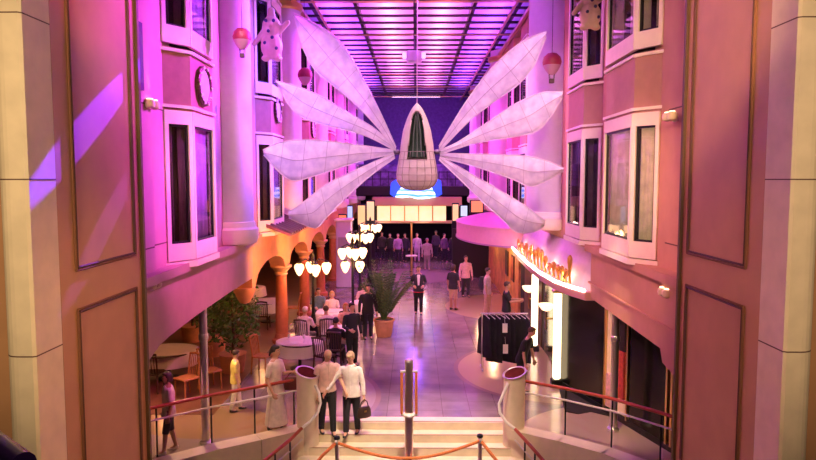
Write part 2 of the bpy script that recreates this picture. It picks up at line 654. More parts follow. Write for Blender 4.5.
def window(parent_side, a, b, z0, z1, curtain, lit=None):
    """one window on a facet from plan point a to b; frame, pane, curtain"""
    WN[0] += 1
    a3, b3 = V((a[0], a[1], 0)), V((b[0], b[1], 0))
    d = (b3 - a3)
    w = d.length
    d.normalize()
    n = V((d.y, -d.x, 0))
    if n.x * parent_side > 0:
        n = -n
    e = sempty('window_%d' % WN[0], (a[0], a[1], z0))
    fw, fd = .07, .05

    def bx(m_, u0, u1, w0, w1, o0, o1):
        base = a3 + V((0, 0, 0))
        q = [base + d * u0 + n * o0, base + d * u1 + n * o0, base + d * u1 + n * o1, base + d * u0 + n * o1]
        m_.prism([p + V((0, 0, w0)) for p in q], (0, 0, w1 - w0))
    m1 = MB()
    bx(m1, 0, fw, z0, z1, -fd, .03)
    bx(m1, w - fw, w, z0, z1, -fd, .03)
    bx(m1, fw, w - fw, z0, z0 + .28, -fd, .03)
    bx(m1, fw, w - fw, z1 - .22, z1, -fd, .03)
    m1.build('frame', FRAME, e, world=True, smooth=False)
    m2 = MB()
    for (u0, u1, w0, w1) in ((fw, fw + .035, z0 + .28, z1 - .22), (w - fw - .035, w - fw, z0 + .28, z1 - .22), (fw, w - fw, z0 + .28, z0 + .315), (fw, w - fw, z1 - .255, z1 - .22)):
        bx(m2, u0, u1, w0, w1, -.045, -.005)
    m2.build('casement', DKMETAL, e, world=True, smooth=False)
    m3 = MB()
    bx(m3, fw, w - fw, z0 + .28, z1 - .22, -.03, -.022)
    m3.build('pane', WINGL, e, world=True, smooth=False)
    for (u0, u1) in (((fw, w - fw),) if lit else ((fw, fw + (w - 2 * fw) * .36), (w - fw - (w - 2 * fw) * .36, w - fw))):
        k = 14
        top, bot = [], []
        for i in range(k + 1):
            u = u0 + (u1 - u0) * i / k
            o = -.11 + .022 * math.sin(i * 2.1)
            p = a3 + d * u + n * o
            top.append(p + V((0, 0, z1 - .2)))
            bot.append(p + V((0, 0, z0 + .25)))
        MB().strip(top, bot, n * -.01).build('curtain', curtain, e, world=True, smooth=True)
    return e


def bay(side, y0, y1, nfac, front=None, curtains=None, levels=((3.62, 6.12), (7.12, 9.7)), spandrel=SPAND, proj=.3, cut=.42):
    X = side * 4.0
    Xf = X - side * proj
    plan = [(X, y0), (Xf, y0 + cut), (Xf, y1 - cut), (X, y1)]
    core = [(X, y0 + .22), (Xf + side * .26, y0 + cut + .12), (Xf + side * .26, y1 - cut - .12), (X, y1 - .22)]
    MB().prism([(p[0] + (side * .02 if i in (0, 3) else 0), p[1], 3.6) for i, p in enumerate(core)], (0, 0, 7)).build('bay_core', DARK, nfac, world=True, smooth=False)
    zs = [(levels[0][1], levels[1][0]), (levels[1][1], 10.6)]
    for za, zb_ in zs:
        MB().prism([(p[0], p[1], za) for p in plan], (0, 0, zb_ - za)).build('spandrel', spandrel, nfac, world=True, smooth=False)
        for zq in (za + .04, zb_ - .07):
            q = [(X, y0 - .05), (Xf - side * .05, y0 + cut - .03), (Xf - side * .05, y1 - cut + .03), (X, y1 + .05)]
            MB().prism([(p[0], p[1], zq) for p in q], (0, 0, .05)).build('moulding', FRAME, nfac, world=True, smooth=False)
    q = [(X, y0 - .05), (Xf - side * .06, y0 + cut - .03), (Xf - side * .06, y1 - cut + .03), (X, y1 + .05)]
    MB().prism([(p[0], p[1], 3.56) for p in q], (0, 0, .1)).build('sill', FRAME, nfac, world=True, smooth=False)
    for li, (z0, z1) in enumerate(levels):
        for fi in range(3):
            a, b = plan[fi], plan[fi + 1]
            c = curtains(li, fi) if curtains else CURTD
            window(side, a, b, z0 + .06, z1, c, c in (SHEER, CURTGLOW))


left_bays = [(10.4, 12.4), (16.4, 18.6), (22.4, 24.6), (28.4, 30.6), (34.4, 36.6), (40.4, 42.6)]
left_tow = [(14.0, .5), (20.2, .5), (26.3, .5), (32.4, .5), (38.5, .5), (44.5, .5)]
right_bays = [(10.74, 13.2), (14.05, 16.3), (21.4, 23.6), (24.6, 26.8), (31.4, 33.6), (35.4, 37.6), (41.5, 43.7)]
right_tow = [(18.65, .8), (29.0, .7), (39.5, .7)]
for i, (a, b) in enumerate(left_bays):
    e = sempty('trim_%d' % (20 + i), (-4, a, 3.6))
    bay(-1, a, b, e, curtains=lambda li, fi: SHEER if fi == 1 else CURTD)
for i, (a, b) in enumerate(right_bays):
    e = sempty('trim_%d' % (30 + i), (4, a, 3.6))
    bay(1, a, b, e, spandrel=mat('rose_spandrel', (.46, .24, .18), .6, noise=.05), curtains=(lambda li, fi: CURTGLOW if li == 0 else CURT) if i == 0 else (lambda li, fi: CURTD))
for side, tw in ((-1, left_tow), (1, right_tow)):
    for i, (y, r) in enumerate(tw):
        e = sempty('trim_%d' % ((40 if side < 0 else 50) + i), (side * 4.0, y, 3.6))
        a0, a1 = (-PI / 2, PI / 2) if side < 0 else (PI / 2, 3 * PI / 2)
        MB().lathe([(r, .5), (r, 7.0)], 28, a0=a0, a1=a1).build('shaft', TOWER, e)
        MB().lathe([(r * .8, 0), (r * 1.12, .05), (r * 1.2, .15), (r * 1.2, .35), (r * 1.08, .4), (r * 1.05, .5), (r, .52)], 28, a0=a0, a1=a1).build('base_moulding', FRAME, e)
        MB().lathe([(r, 6.5), (r * 1.12, 6.55), (r * 1.15, 6.7), (r, 6.75)], 28, a0=a0, a1=a1).build('top_moulding', BRASS, e)
# dark slot window on the strip of wall by the left pier
e = sempty('window_90', (-3.9, 9.35, 6.2))
MB().box((-3.905, 9.3, 6.75), (.05, .2, .95)).build('pane', mat('violet_glass', (.10, .03, .16), .15), e, world=True, smooth=False)
# shallow pilaster strips beside the piers with joint lines
for i, (sx, y0) in enumerate(((-1, 9.2), (1, 9.2))):
    e = sempty('trim_%d' % (60 + i), (sx * 4.0, y0, 3.6))
    MB().box((sx * 3.96, 9.2, 6.5), (.12, .9, 8.0)).build('pilaster', WALL if sx < 0 else WALLR, e, world=True, smooth=False)
    for z in (4.0, 6.1, 8.4):
        MB().box((sx * 3.899, 9.2, z), (.004, .9, .022)).build('joint', GROOVE, e, world=True, smooth=False)
        MB().box((sx * 3.999, 10.05, z), (.004, .7, .022)).build('joint', GROOVE, e, world=True, smooth=False)
# gold cornice under the ceiling
for i, sx in enumerate((-1, 1)):
    e = sempty('trim_%d' % (62 + i), (sx * 3.9, 28, 10.4))
    MB().box((sx * 3.85, 28, 10.45), (.3, 37, .3)).build('cornice', mat('gold_cornice', (.5, .34, .16), .4, .5), e, world=True, smooth=False)
    MB().box((sx * 3.6, 31, 10.35), (.12, 31, .1)).build('rail', BRASS, e, world=True, smooth=False)
    MB().box((sx * 3.2, 31, 10.6), (.08, 31, .1)).build('rail', BRASS, e, world=True, smooth=False)

# ---------------- ceiling with dark beams
ce = sempty('ceiling', (0, 30, 11.3))
MB().box((0, 28, 11.3), (9, 39, .15)).build('panel', CEIL, ce, world=True, smooth=False)
y = 13.0
while y < 45:
    MB().box((0, y, 10.62), (8.2, .11, .07)).build('cross_beam', BEAM, ce, world=True, smooth=False)
    y += .98
for x in (-1.95, 0, 1.95, -3.4, 3.4):
    MB().box((x, 29.5, 10.78), (.12, 32, .2)).build('long_beam', BEAM, ce, world=True, smooth=False)
for k in range(7):
    MB().box((0, 16 + 4.6 * k, 10.5), (8.2, .05, .05)).build('gold_rod', BRASS, ce, world=True, smooth=False)

# ================================================================== PORTAL PIERS
def pier(side, ynear, yfar, label):
    X = side * 3.6
    w = .7
    t = thing('panelled_pier', (side * 3.95, (ynear + yfar) / 2, -1.5), label, 'pier', 'panelled piers framing the view')
    yc, L = (ynear + yfar) / 2, yfar - ynear
    MB().box((X + side * w / 2, yc, 5), (w, L, 13)).build('shaft', PIER, t, world=True, smooth=False)
    m = MB()
    for (z0, z1, arch) in ((4.04, 8.3, True), (-1.2, 3.62, False)):
        ya, yb = ynear + .3, yfar - .18
        xo = X - side * .012

        def fr(inset, wd, mm):
            a, b, c, d_ = ya + inset, yb - inset, z0 + inset, z1 - inset
            if arch:
                r = .34
                pts = [(a, c), (b, c), (b, d_ - r)] + [(b - r + r * math.cos(q), d_ - r + r * math.sin(q)) for q in (.4, .8, 1.2, PI / 2)] + [(a + r - r * math.sin(q), d_ - r + r * math.cos(q)) for q in (0, .4, .8, 1.2)] + [(a, d_ - r)]
            else:
                pts = [(a, c), (b, c), (b, d_), (a, d_)]
            pts = pts + [pts[0]]
            for p, q in zip(pts[:-1], pts[1:]):
                mm.tube([(xo, p[0], p[1]), (xo, q[0], q[1])], wd, 6)
        m1, m2 = MB(), MB()
        fr(0, .013, m1)
        fr(.03, .014, m2)
        m1.build('panel_moulding', mat('dark_terracotta', (.22, .09, .05), .7, spec=.2), t, world=True)
        m2.build('panel_groove', GROOVE, t, world=True)
    MB().box((X + side * .02, yfar + .03, 5), (.12, .06, 13)).build('edge_strip', mat('dark_bronze_strip', (.10, .045, .02), .5), t, world=True, smooth=False)
    return t


pier(-1, 6.5, 8.45, 'tall terracotta panelled pier on the left, bathed in violet light')
pier(1, 6.75, 8.75, 'tall terracotta panelled pier on the right, in plain rosy light')
for side, yn, lab in ((-1, 6.5, 'cream stone column at the left edge of the view'), (1, 6.75, 'cream stone column at the right edge of the view')):
    t = thing('stone_column', (side * 3.85, yn - .25, -1.5), lab, 'column', 'cream stone columns')
    X = side * 3.6
    q = []
    r = .2
    for k in range(6):
        a = PI / 2 * k / 5
        q.append((X + side * (r * .0 + .12 - .12 * math.cos(a) * 0), 0))
    # plan: flat inner face, chamfered near corner, flat near face, rounded outer edge
    yA, yB = yn - .48, yn - .005
    plan = [(X, yB), (X, yA + .02), (X + side * .03, yA)]
    for k in range(7):
        a = PI / 2 * k / 6
        plan.append((X + side * (.17 + .16 * math.sin(a)), yA + .16 - .16 * math.cos(a)))
    plan.append((X + side * .33, yB))
    MB().prism([(a, b, -1.5) for a, b in plan], (0, 0, 13)).build('shaft', STONE, t, world=True, smooth=False)
    for z in (.6, 3.32, 5.0, 6.52, 8.6):
        pl = [(a + (-side * .002 if i < 3 else side * .002 if i > 7 else 0), b - (.002 if 1 < i < 9 else 0), z) for i, (a, b) in enumerate(plan)]
        MB().prism(pl, (0, 0, .012)).build('joint', GROOVE, t, world=True, smooth=False)


# ================================================================== small fittings
def uplighter(px, py, sx, lab, e=0.):
    y = 9.05
    X = sx * 3.90
    d = ray(px, py)
    p = EYE + d * (X / d.x)
    t = thing('twin_spotlight', (p.x, p.y, p.z - .06), lab, 'spotlight', 'twin spotlights beside the piers')
    MB().box((sx * .03, 0, .04), (.06, .12, .1), bev=.015).build('bracket', CHROME, t)
    for k, dy in enumerate((-.09, .09)):
        h = MB().lathe([(.03, -.06), (.065, -.04), (.075, 0), (.07, .05), (.05, .07)], 14, (-sx * .05, dy, .06)).build('lamp_head', mat('cream_lamp', (.80, .68, .50), .4), t)
        MB().lathe([(.01, .071), (.048, .073), (.04, .085)], 14, (-sx * .05, dy, .06)).build('lens', mat('warm_lens', (1, .85, .6), .3, emit=3, ecol=(1, .7, .4)), h)
    light('SPOT', (p.x - sx * .06, p.y, p.z + .1), 12, (1, .60, .42), (p.x - sx * .01, p.y, p.z + 3), .03, 46, .9)


uplighter(149, 105, -1, 'twin spotlight high beside the left pier')
uplighter(151, 285, -1, 'twin spotlight low beside the left pier')
uplighter(673, 117, 1, 'twin spotlight high beside the right pier')
uplighter(668, 293, 1, 'twin spotlight low beside the right pier')


def emblem(y, z, lab):
    t = thing('round_emblem', (-3.66, y, z - .34), lab, 'emblem', 'round emblems on the bay windows')
    mb = MB()
    for k in range(24):
        a, b = 2 * PI * k / 24, 2 * PI * (k + 1) / 24
        mb.tube([(0, .31 * math.cos(a), .34 + .31 * math.sin(a)), (0, .31 * math.cos(b), .34 + .31 * math.sin(b))], .04, 6)
    mb.build('ring', mat('dark_bronze', (.10, .05, .04), .4, .6), t)
    MB().prism([(-.02, .29 * math.cos(2 * PI * k / 24), .34 + .29 * math.sin(2 * PI * k / 24)) for k in range(24)], (.03, 0, 0)).build('face', mat('pale_disc', (.78, .70, .78), .4), t)
    for k in range(10):
        a = 2 * PI * k / 10
        MB().ell((.04, .31 * math.cos(a), .34 + .31 * math.sin(a)), (.02, .03, .03), 8, 6).build('stud', mat('pearl_stud', (.9, .8, .85), .25), t)


emblem(11.4, 6.62, 'round dark ringed emblem on the nearest left bay window')
emblem(17.5, 6.85, 'smaller round ringed emblem on the second left bay window')
emblem(23.5, 6.85, 'small round ringed emblem far along the left wall, behind the wings')


def balloon(px, py, X, r, lab):
    d = ray(px, py)
    p = EYE + d * (X / d.x)
    t = thing('hot_air_balloon', (p.x, p.y, p.z - r * 2.2), lab, 'balloon ornament', 'hot air balloon ornaments')
    c = r * 2.2
    MB().lathe([(r * .05, c + r * .98), (r * .5, c + r * .86), (r * .87, c + r * .5), (r, c), (r * .93, c - r * .35)], 20).build('envelope', mat('red_balloon_cloth', (.32, .02, .06), .5, noise=.15), t)
    MB().lathe([(r * .93, c - r * .35), (r * .7, c - r * .8), (r * .4, c - r * 1.2), (r * .3, c - r * 1.3)], 20).build('skirt', mat('pale_balloon_cloth', (.50, .24, .32), .5), t)
    b = MB().box((0, 0, r * .25), (r * .5, r * .5, r * .45), bev=.01).build('basket', mat('dark_basket', (.08, .04, .04), .7), t)
    for sx, sy in ((1, 1), (-1, 1), (1, -1), (-1, -1)):
        MB().tube([(sx * r * .22, sy * r * .22, r * .45), (sx * r * .26, sy * r * .2, c - r * 1.28)], .006, 5).build('rope', DKMETAL, b)
    MB().tube([(0, 0, c + r * .95), (0, 0, 11.215 - p.z + r * 2.2)], .006, 5).build('cable', DKMETAL, t)


balloon(242, 37, -3.15, .17, 'red and white balloon ornament in front of the left tower')
balloon(552, 62, 3.0, .21, 'red balloon ornament before the right tower')
balloon(305, 75, -3.2, .22, 'red balloon ornament behind the upper left wing')


def puppet(px, py0, py1, Y, lab, sc):
    a, b = P(px, py0, Y), P(px, py1, Y)
    h = a.z - b.z
    t = thing('hanging_puppet', b, lab, 'hanging ornament', 'pale spotted hanging puppets')
    mb = MB()
    mb.ell((0, 0, h * .26), (h * .22, h * .2, h * .26)).ell((0, 0, h * .62), (h * .19, h * .17, h * .24)).cap((0, 0, h * .75), (0, 0, h * .95), h * .1, h * .07)
    mb.cap((-h * .15, 0, h * .55), (-h * .34, -h * .03, h * .3), h * .06, h * .05).cap((h * .15, 0, h * .55), (h * .33, -h * .03, h * .72), h * .06, h * .05)
    mb.ell((0, -h * .17, h * .66), (h * .06, h * .06, h * .05))
    mb.ell((-h * .12, 0, h * .03), (h * .09, h * .12, h * .06)).ell((h * .12, 0, h * .03), (h * .09, h * .12, h * .06))
    remesh(mb, 'body', mat('pale_puppet_skin', (.66, .52, .32), .5, noise=.1), t, .02)
    for (x, z) in ((-.07, .72), (.08, .72), (.05, .4), (-.1, .3), (.12, .2), (-.02, .52)):
        rr = math.sqrt(max(.001, .2 ** 2 - x * x))
        MB().ell((x * h, -rr * h * .97, z * h), (h * .035, h * .02, h * .035), 8, 6).build('spot', mat('dark_blue_spot', (.04, .04, .12), .4), t)
    MB().tube([(0, 0, h * .95), (0, 0, 11.215 - b.z)], .006, 5).build('cord', DKMETAL, t)


puppet(272, 8, 60, 15.3, 'pale spotted puppet hanging by the left upper windows', 1)
puppet(590, -22, 29, 13.2, 'pale spotted puppet hanging by the right upper windows', 1)

# ================================================================== winged sculpture
WINGS = [
    ('uppermost left wing, white tip raised to the ceiling', 13.4,
     [(293, 13), (313.5, 23), (335, 36.5), (348.5, 53), (365, 82), (380.5, 113), (396, 147)],
     [(294, 17), (301, 42.6), (313.5, 68.5), (332, 85), (356, 105), (380.5, 131), (396, 152)]),
    ('second left wing from the top', 13.8,
     [(276, 81), (298, 86.5), (322, 97), (348, 112.6), (372, 126.7), (394, 145)],
     [(277, 84), (287, 102), (298, 115), (315, 122.4), (341, 129), (367, 136.5), (394, 150)]),
    ('third left wing from the top, glittering', 13.6,
     [(263, 150), (278, 143), (300, 139.8), (328, 141), (359, 145), (394, 150)],
     [(264, 155), (277, 170), (292.6, 181), (312, 176.7), (334, 170), (360, 161.5), (394, 154)]),
    ('lowest left wing, hanging above the arcade', 14.0,
     [(288, 212), (303.5, 202), (327, 184), (353.5, 171), (394, 153)],
     [(289, 218), (301, 223.5), (316.5, 228), (327, 217), (347, 197), (369, 177), (395, 158)]),
    ('uppermost right wing, pink tip raised to the ceiling', 13.4,
     [(546.5, 31), (525, 40), (507, 53.5), (485.7, 75), (464, 105), (439, 146)],
     [(546, 37), (534, 65.7), (519, 84), (498, 99), (470, 120.5), (439, 152)]),
    ('second right wing from the top', 13.8,
     [(563, 92), (540.5, 93), (513, 105), (485.7, 123.5), (458, 142), (441, 150)],
     [(562, 97.6), (552.6, 114), (537, 131), (513, 137), (476.5, 143), (441, 154)]),
    ('third right wing from the top', 13.6,
     [(564, 168), (548.7, 161.7), (527, 156), (501, 154.5), (472.6, 154), (440, 153)],
     [(563, 171.5), (551, 179), (531, 186.7), (514, 180), (490, 171.5), (461.7, 163), (440, 158)]),
    ('lowest right wing, hanging above the pink awning', 14.0,
     [(545.4, 220.4), (527, 207), (501, 191), (475, 176), (440, 156)],
     [(544, 227), (533.5, 232), (516, 232), (503, 220), (483.5, 203), (464, 183.5), (439, 160)]),
]


def resample(pl, n):
    pl = [V((a, b)) for a, b in pl]
    ds = [0]
    for a, b in zip(pl[:-1], pl[1:]):
        ds.append(ds[-1] + (b - a).length)
    m = len(pl)
    tg = []
    for i in range(m):
        a, b = pl[max(0, i - 1)], pl[min(m - 1, i + 1)]
        tg.append((b - a) / max(1e-6, ds[min(m - 1, i + 1)] - ds[max(0, i - 1)]))
    out = []
    for i in range(n):
        d = ds[-1] * i / (n - 1)
        k = 0
        while k < m - 2 and ds[k + 1] < d:
            k += 1
        h = ds[k + 1] - ds[k]
        t = (d - ds[k]) / h
        h00, h10, h01, h11 = 2 * t ** 3 - 3 * t * t + 1, t ** 3 - 2 * t * t + t, -2 * t ** 3 + 3 * t * t, t ** 3 - t * t
        out.append(pl[k] * h00 + tg[k] * (h10 * h) + pl[k + 1] * h01 + tg[k + 1] * (h11 * h))
    return out


SC = P(417, 150, 15)
sculpt = thing('winged_sculpture', (SC.x, SC.y, SC.z - 1), 'pale winged sculpture with eight long wings hanging over the promenade', 'sculpture')
for lab, Yt, up, lo in WINGS:
    n, mv = 25, 8
    U, Lo = resample(up, n), resample(lo, n)
    front = []
    for i in range(n):
        s = i / (n - 1)
        Y = Yt + (14.95 - Yt) * s
        for j in range(mv + 1):
            v = j / mv
            q = U[i] * (1 - v) + Lo[i] * v
            front.append(P(q.x, q.y, Y - .10 * math.sin(PI * v) * (1 - s * .8)))
    back = [p + V((0, .022, 0)) for p in front]
    k = mv + 1
    fs = []
    NN = n * k
    for i in range(n - 1):
        for j in range(mv):
            a = i * k + j
            fs += [(a, a + 1, a + k + 1, a + k), (NN + a, NN + a + k, NN + a + k + 1, NN + a + 1)]
    for i in range(n - 1):
        for j in (0, mv):
            a = i * k + j
            fs.append((a, a + k, NN + a + k, NN + a))
    for j in range(mv):
        for i in (0, n - 1):
            a = i * k + j
            fs.append((a, a + 1, NN + a + 1, NN + a))
    w = MB().add(front + back, fs).build('wing', WING, sculpt, world=True, smooth=True)
    w['label'] = lab
    off = V((0, -.012, 0))
    for j, r in ((0, .012), (mv // 2, .007), (mv, .012)):
        MB().tube([front[i * k + j] + off for i in range(n)], r, 6).build('spar', RIBM if j == mv // 2 else mat('pale_edge_wire', (.75, .62, .72), .4), w, world=True)
    for i in (4, 8, 12, 16, 20):
        MB().tube([front[i * k + j] + off for j in range(mv + 1)], .005, 5).build('rib', RIBM, w, world=True)

# body: woven shell, open at the front with a dark green inside
prof_px = [(103.5, .8), (106, 3.2), (109, 5.4), (114, 8), (119, 10.2), (125, 12.2), (131, 14), (143, 16), (152, 17), (160, 18.2), (168, 19.6), (175, 20.4), (181, 20), (186, 17), (189, 12), (190.5, 4)]
pr = []
for y_, hw in prof_px:
    c = P(417, y_, 15)
    pr.append((hw * 15 / 650, c.z, c))
NS = 96


def open_half(z):      # half width of the opening at height z
    zt, zb_ = P(417, 111, 15).z, P(417, 158, 15).z
    if z > zt or z < zb_:
        return -1
    t = (zt - z) / (zt - zb_)
    q = t * 47 + 111
    tab = ((111, .03), (113, .07), (116, .105), (119, .125), (131, .165), (143, .195), (158.5, .228))
    for (a, b), (c, d) in zip(tab[:-1], tab[1:]):
        if a <= q <= c:
            return b + (d - b) * (q - a) / (c - a)
    return .2


vs, fs = [], []
rows = []
for i in range(len(pr) - 1):
    for q in range(3):
        t = q / 3
        rows.append((pr[i][0] * (1 - t) + pr[i + 1][0] * t, pr[i][1] * (1 - t) + pr[i + 1][1] * t))
rows.append(pr[-1][:2])
for r, z in rows:
    for k in range(NS):
        a = 2 * PI * k / NS
        vs.append((SC.x + r * math.sin(a), SC.y - r * .8 * math.cos(a), z))
for i in range(len(rows) - 1):
    r, z = rows[i]
    for k in range(NS):
        j = (k + 1) % NS
        am = 2 * PI * (k + .5) / NS
        x = r * math.sin(am)
        if math.cos(am) > 0 and abs(x) < open_half(z):
            continue
        fs.append((i * NS + k, i * NS + j, (i + 1) * NS + j, (i + 1) * NS + k))
fs.append(tuple((len(rows) - 1) * NS + k for k in range(NS)))
SHELL = mat('woven_shell', (.50, .40, .36), .6, noise=.08)
body = MB().add(vs, fs).build('body_shell', SHELL, sculpt, world=True, smooth=True)
sol = body.modifiers.new('s', 'SOLIDIFY')
sol.thickness = .03
mb = MB()
for r, z in rows[24::3]:
    mb2 = [(SC.x + r * 1.01 * math.sin(2 * PI * k / 24), SC.y - r * .81 * math.cos(2 * PI * k / 24), z) for k in range(25)]
    mb.tube(mb2, .006, 5)
for k in range(0, NS, 6):
    a = 2 * PI * k / NS
    mb.tube([(SC.x + r * 1.01 * math.sin(a), SC.y - r * .81 * math.cos(a), z) for r, z in rows[24:]], .006, 5)
mb.build('shell_grid', mat('shell_wire', (.22, .16, .16), .5), body, world=True)
GREEN = mat('dark_green_lining', (.015, .045, .025), .5, noise=.3)
MB().add(*(lambda vv, ff: (vv, ff))([(SC.x + r * .93 * math.sin(2 * PI * k / NS), SC.y - r * .25 * math.cos(2 * PI * k / NS) + .03, z) for r, z in rows[3:27] for k in range(NS)],
         [(i * NS + k, i * NS + (k + 1) % NS, (i + 1) * NS + (k + 1) % NS, (i + 1) * NS + k) for i in range(23) for k in range(NS)])).build('lining', GREEN, sculpt, world=True, smooth=True)
for x in (-.1, 0, .1):
    MB().tube([(SC.x + x, SC.y - .14, P(417, 157, 15).z), (SC.x + x * .8, SC.y - .17, P(417, 135, 15).z), (SC.x + x * .25, SC.y - .1, P(417, 112, 15).z)], .012, 6).build('slat', mat('grey_green_slat', (.10, .13, .10), .4), sculpt, world=True)
for sx in (-1, 1):
    MB().ell((SC.x + sx * .47, SC.y - .02, P(417, 152, 15).z), (.1, .08, .06), 12, 8).build('wing_root', mat('dark_hub', (.10, .07, .12), .4, .5), sculpt, world=True)
MB().tube([(SC.x, SC.y, rows[0][1]), (SC.x, SC.y, 10.53)], .01, 6).build('cable', mat('pale_cable', (.7, .6, .5), .5), sculpt, world=True)
# ceiling projector cluster
c = P(414, 57, 20)
t = thing('ceiling_projector', (c.x, c.y, c.z - .22), 'pale purple projector box hung from the middle of the ceiling', 'projector')
MB().box((0, 0, .22), (.46, .36, .34), bev=.04).build('housing', mat('pale_housing', (.75, .65, .8), .4), t)
for sx in (-1, 1):
    MB().box((sx * .29, 0, .26), (.12, .2, .16), bev=.02).build('side_lamp', mat('lavender_lamp', (.8, .7, .9), .3, emit=1.0, ecol=(.8, .55, 1)), t)
MB().tube([(0, 0, .38), (0, 0, 10.6 - c.z + .22)], .015, 6).build('hanger', DKMETAL, t)

# ================================================================== FAR END
YF = 40.0
def far_box(x0, x1, y0, y1, Y, depth):
    a, b = P(x0, y0, Y), P(x1, y1, Y)
    return (((a.x + b.x) / 2, Y + depth / 2, (a.z + b.z) / 2), (b.x - a.x, depth, a.z - b.z))


t = thing('footbridge', (0, YF + .8, 3.4), 'dark footbridge with balconies across the far end of the promenade', 'bridge')
MB().box((0, YF + 1.2, 4.14), (8.0, 2.0, .28)).build('deck', DKMETAL, t, world=True, smooth=False)
for x0, x1 in ((356, 397), (439, 480)):
    c_, s_ = far_box(x0, x1, 186, 196, YF, .25)
    MB().box(c_, s_, bev=.05).build('balcony', BLACKIRON, t, world=True, smooth=False)
    for k in range(2):
        a, b = P(x0, 172 + 7 * k, YF), P(x1, 172 + 7 * k, YF)
        MB().tube([a, b], .03, 6).build('rail', DKMETAL, t, world=True)
    for k in range(6):
        x = x0 + (x1 - x0) * k / 5
        MB().tube([P(x, 171, YF), P(x, 187, YF)], .025, 6).build('post', DKMETAL, t, world=True)
c_, s_ = far_box(352, 470, 176, 186, YF + 4, .2)
MB().box((0, YF + 4, 5.1), (8.4, .2, 1.9)).build('rear_wall', mat('violet_shop_wall', (.20, .12, .28), .6, noise=.6, nscale=3), t, world=True, smooth=False)

# blue glowing swag sign
t = thing('blue_light_sign', P(416, 200, YF - .4), 'glowing blue and white swag sign beneath the winged sculpture', 'sign')
blue = bpy.data.materials.new('blue_glow')
blue.use_nodes = True
nt = blue.node_tree
b = nt.nodes['Principled BSDF']
tc = nt.nodes.new('ShaderNodeTexCoord')
wv = nt.nodes.new('ShaderNodeTexWave')
wv.bands_direction = 'Z'
wv.inputs['Scale'].default_value = 1.1
wv.inputs['Distortion'].default_value = 5
wv.inputs['Detail Scale'].default_value = .8
r = nt.nodes.new('ShaderNodeValToRGB')
r.color_ramp.elements[0].color = (.03, .22, 1, 1)
r.color_ramp.elements[1].color = (.75, .85, 1, 1)
nt.links.new(tc.outputs['Object'], wv.inputs['Vector'])
nt.links.new(wv.outputs['Color'], r.inputs['Fac'])
nt.links.new(r.outputs[0], b.inputs['Base Color'])
nt.links.new(r.outputs[0], b.inputs['Emission Color'])
b.inputs['Emission Strength'].default_value = 2.2
top = [(399, 188), (405, 187), (411, 188), (417, 189), (423, 188), (429, 187), (434, 188)]
bot = [(395, 197), (402, 198), (410, 197), (417, 199), (424, 199), (431, 198), (436, 197)]
MB().strip([P(a, b_, YF - .4 - .3 * math.cos((a - 416) / 12)) for a, b_ in top], [P(a, b_, YF - .4 - .3 * math.cos((a - 416) / 12)) for a, b_ in bot], (0, .12, 0)).build('panel', blue, t, world=True, smooth=True)
for pts in ([(391, 183), (398, 178), (401, 187), (394, 197), (390, 194)], [(441, 181), (436, 178), (432, 188), (437, 197), (442, 194)]):
    MB().prism([P(a, b_, YF - .5) for a, b_ in pts], (0, .15, 0)).build('end_wing', mat('deep_blue_glow', (.02, .06, .8), .3, emit=1.3, ecol=(.02, .08, 1)), t, world=True, smooth=False)

# lit bar canopy
t = thing('bar_canopy', P(420, 222, YF), 'long cream lit canopy above the crowd at the far end', 'canopy')
LIT = mat('lit_cream_panel', (.9, .6, .35), .5, emit=1.1, ecol=(1, .62, .30), noise=.25, nscale=2)
for (x0, x1, y0, y1, dy, nm, mm) in ((372, 462, 197, 206, -.3, 'cornice', mat('cream_cornice', (.62, .40, .20), .5)), (377, 446, 206, 221, 0, 'light_box', LIT), (374, 460, 221, 223.5, -.2, 'lower_trim', mat('gold_trim', (.6, .4, .2), .4, .4))):
    c_, s_ = far_box(x0, x1, y0, y1, YF + dy, .8)
    MB().box(c_, s_, bev=.03).build(nm, mm, t, world=True, smooth=False)
for x in (390, 404, 418, 432):
    c_, s_ = far_box(x, x + 1.2, 206, 221, YF - .05, .1)
    MB().box(c_, s_).build('mullion', BRASS, t, world=True, smooth=False)
# lit shop fronts far left and right, each with coloured display
shops = [(338, 347, 214, 232, 33, (1, .25, .1), 'narrow red lit display panel far left beyond the lamps'), (347, 353, 205, 225, 34, (.45, .6, 1), 'narrow blue white lit display panel far left'),
         (357, 366, 204, 226, 36, (1, .6, .25), 'warm lit display panel left of the far bar'), (366, 375, 200, 222, 37, (1, .7, .35), 'amber lit display panel beside the far bar'),
         (460, 468, 205, 217, 36, (.6, .75, 1), 'pale blue lit display panel right of the far bar'), (452, 459, 203, 222, 36.5, (1, .62, .3), 'warm lit display panel right of the far bar'),
         (470, 484, 200, 213, 34, (1, .28, .12), 'red lit display panel above the pink awning')]
for (x0, x1, y0, y1, Y, c, lab) in shops:
    c_, s_ = far_box(x0, x1, y0, y1, Y, .2)
    t = thing('display_panel', (c_[0], c_[1], c_[2] - s_[2] / 2), lab, 'display', 'lit display panels at the far end')
    MB().box((0, 0, s_[2] / 2), s_, bev=.03).build('case', DKMETAL, t, smooth=False)
    zz0 = c_[2] - s_[2] / 2
    MB().box((0, .02, -zz0 / 2), (s_[0] * .96, .16, zz0)).build('plinth', DARK, t, smooth=False)
    MB().box((0, -.11, s_[2] / 2), (s_[0] * .8, .02, s_[2] * .86)).build('lit_face', mat('display_%d' % x0, [q * .6 for q in c], .4, emit=.9, ecol=c), t, smooth=False)
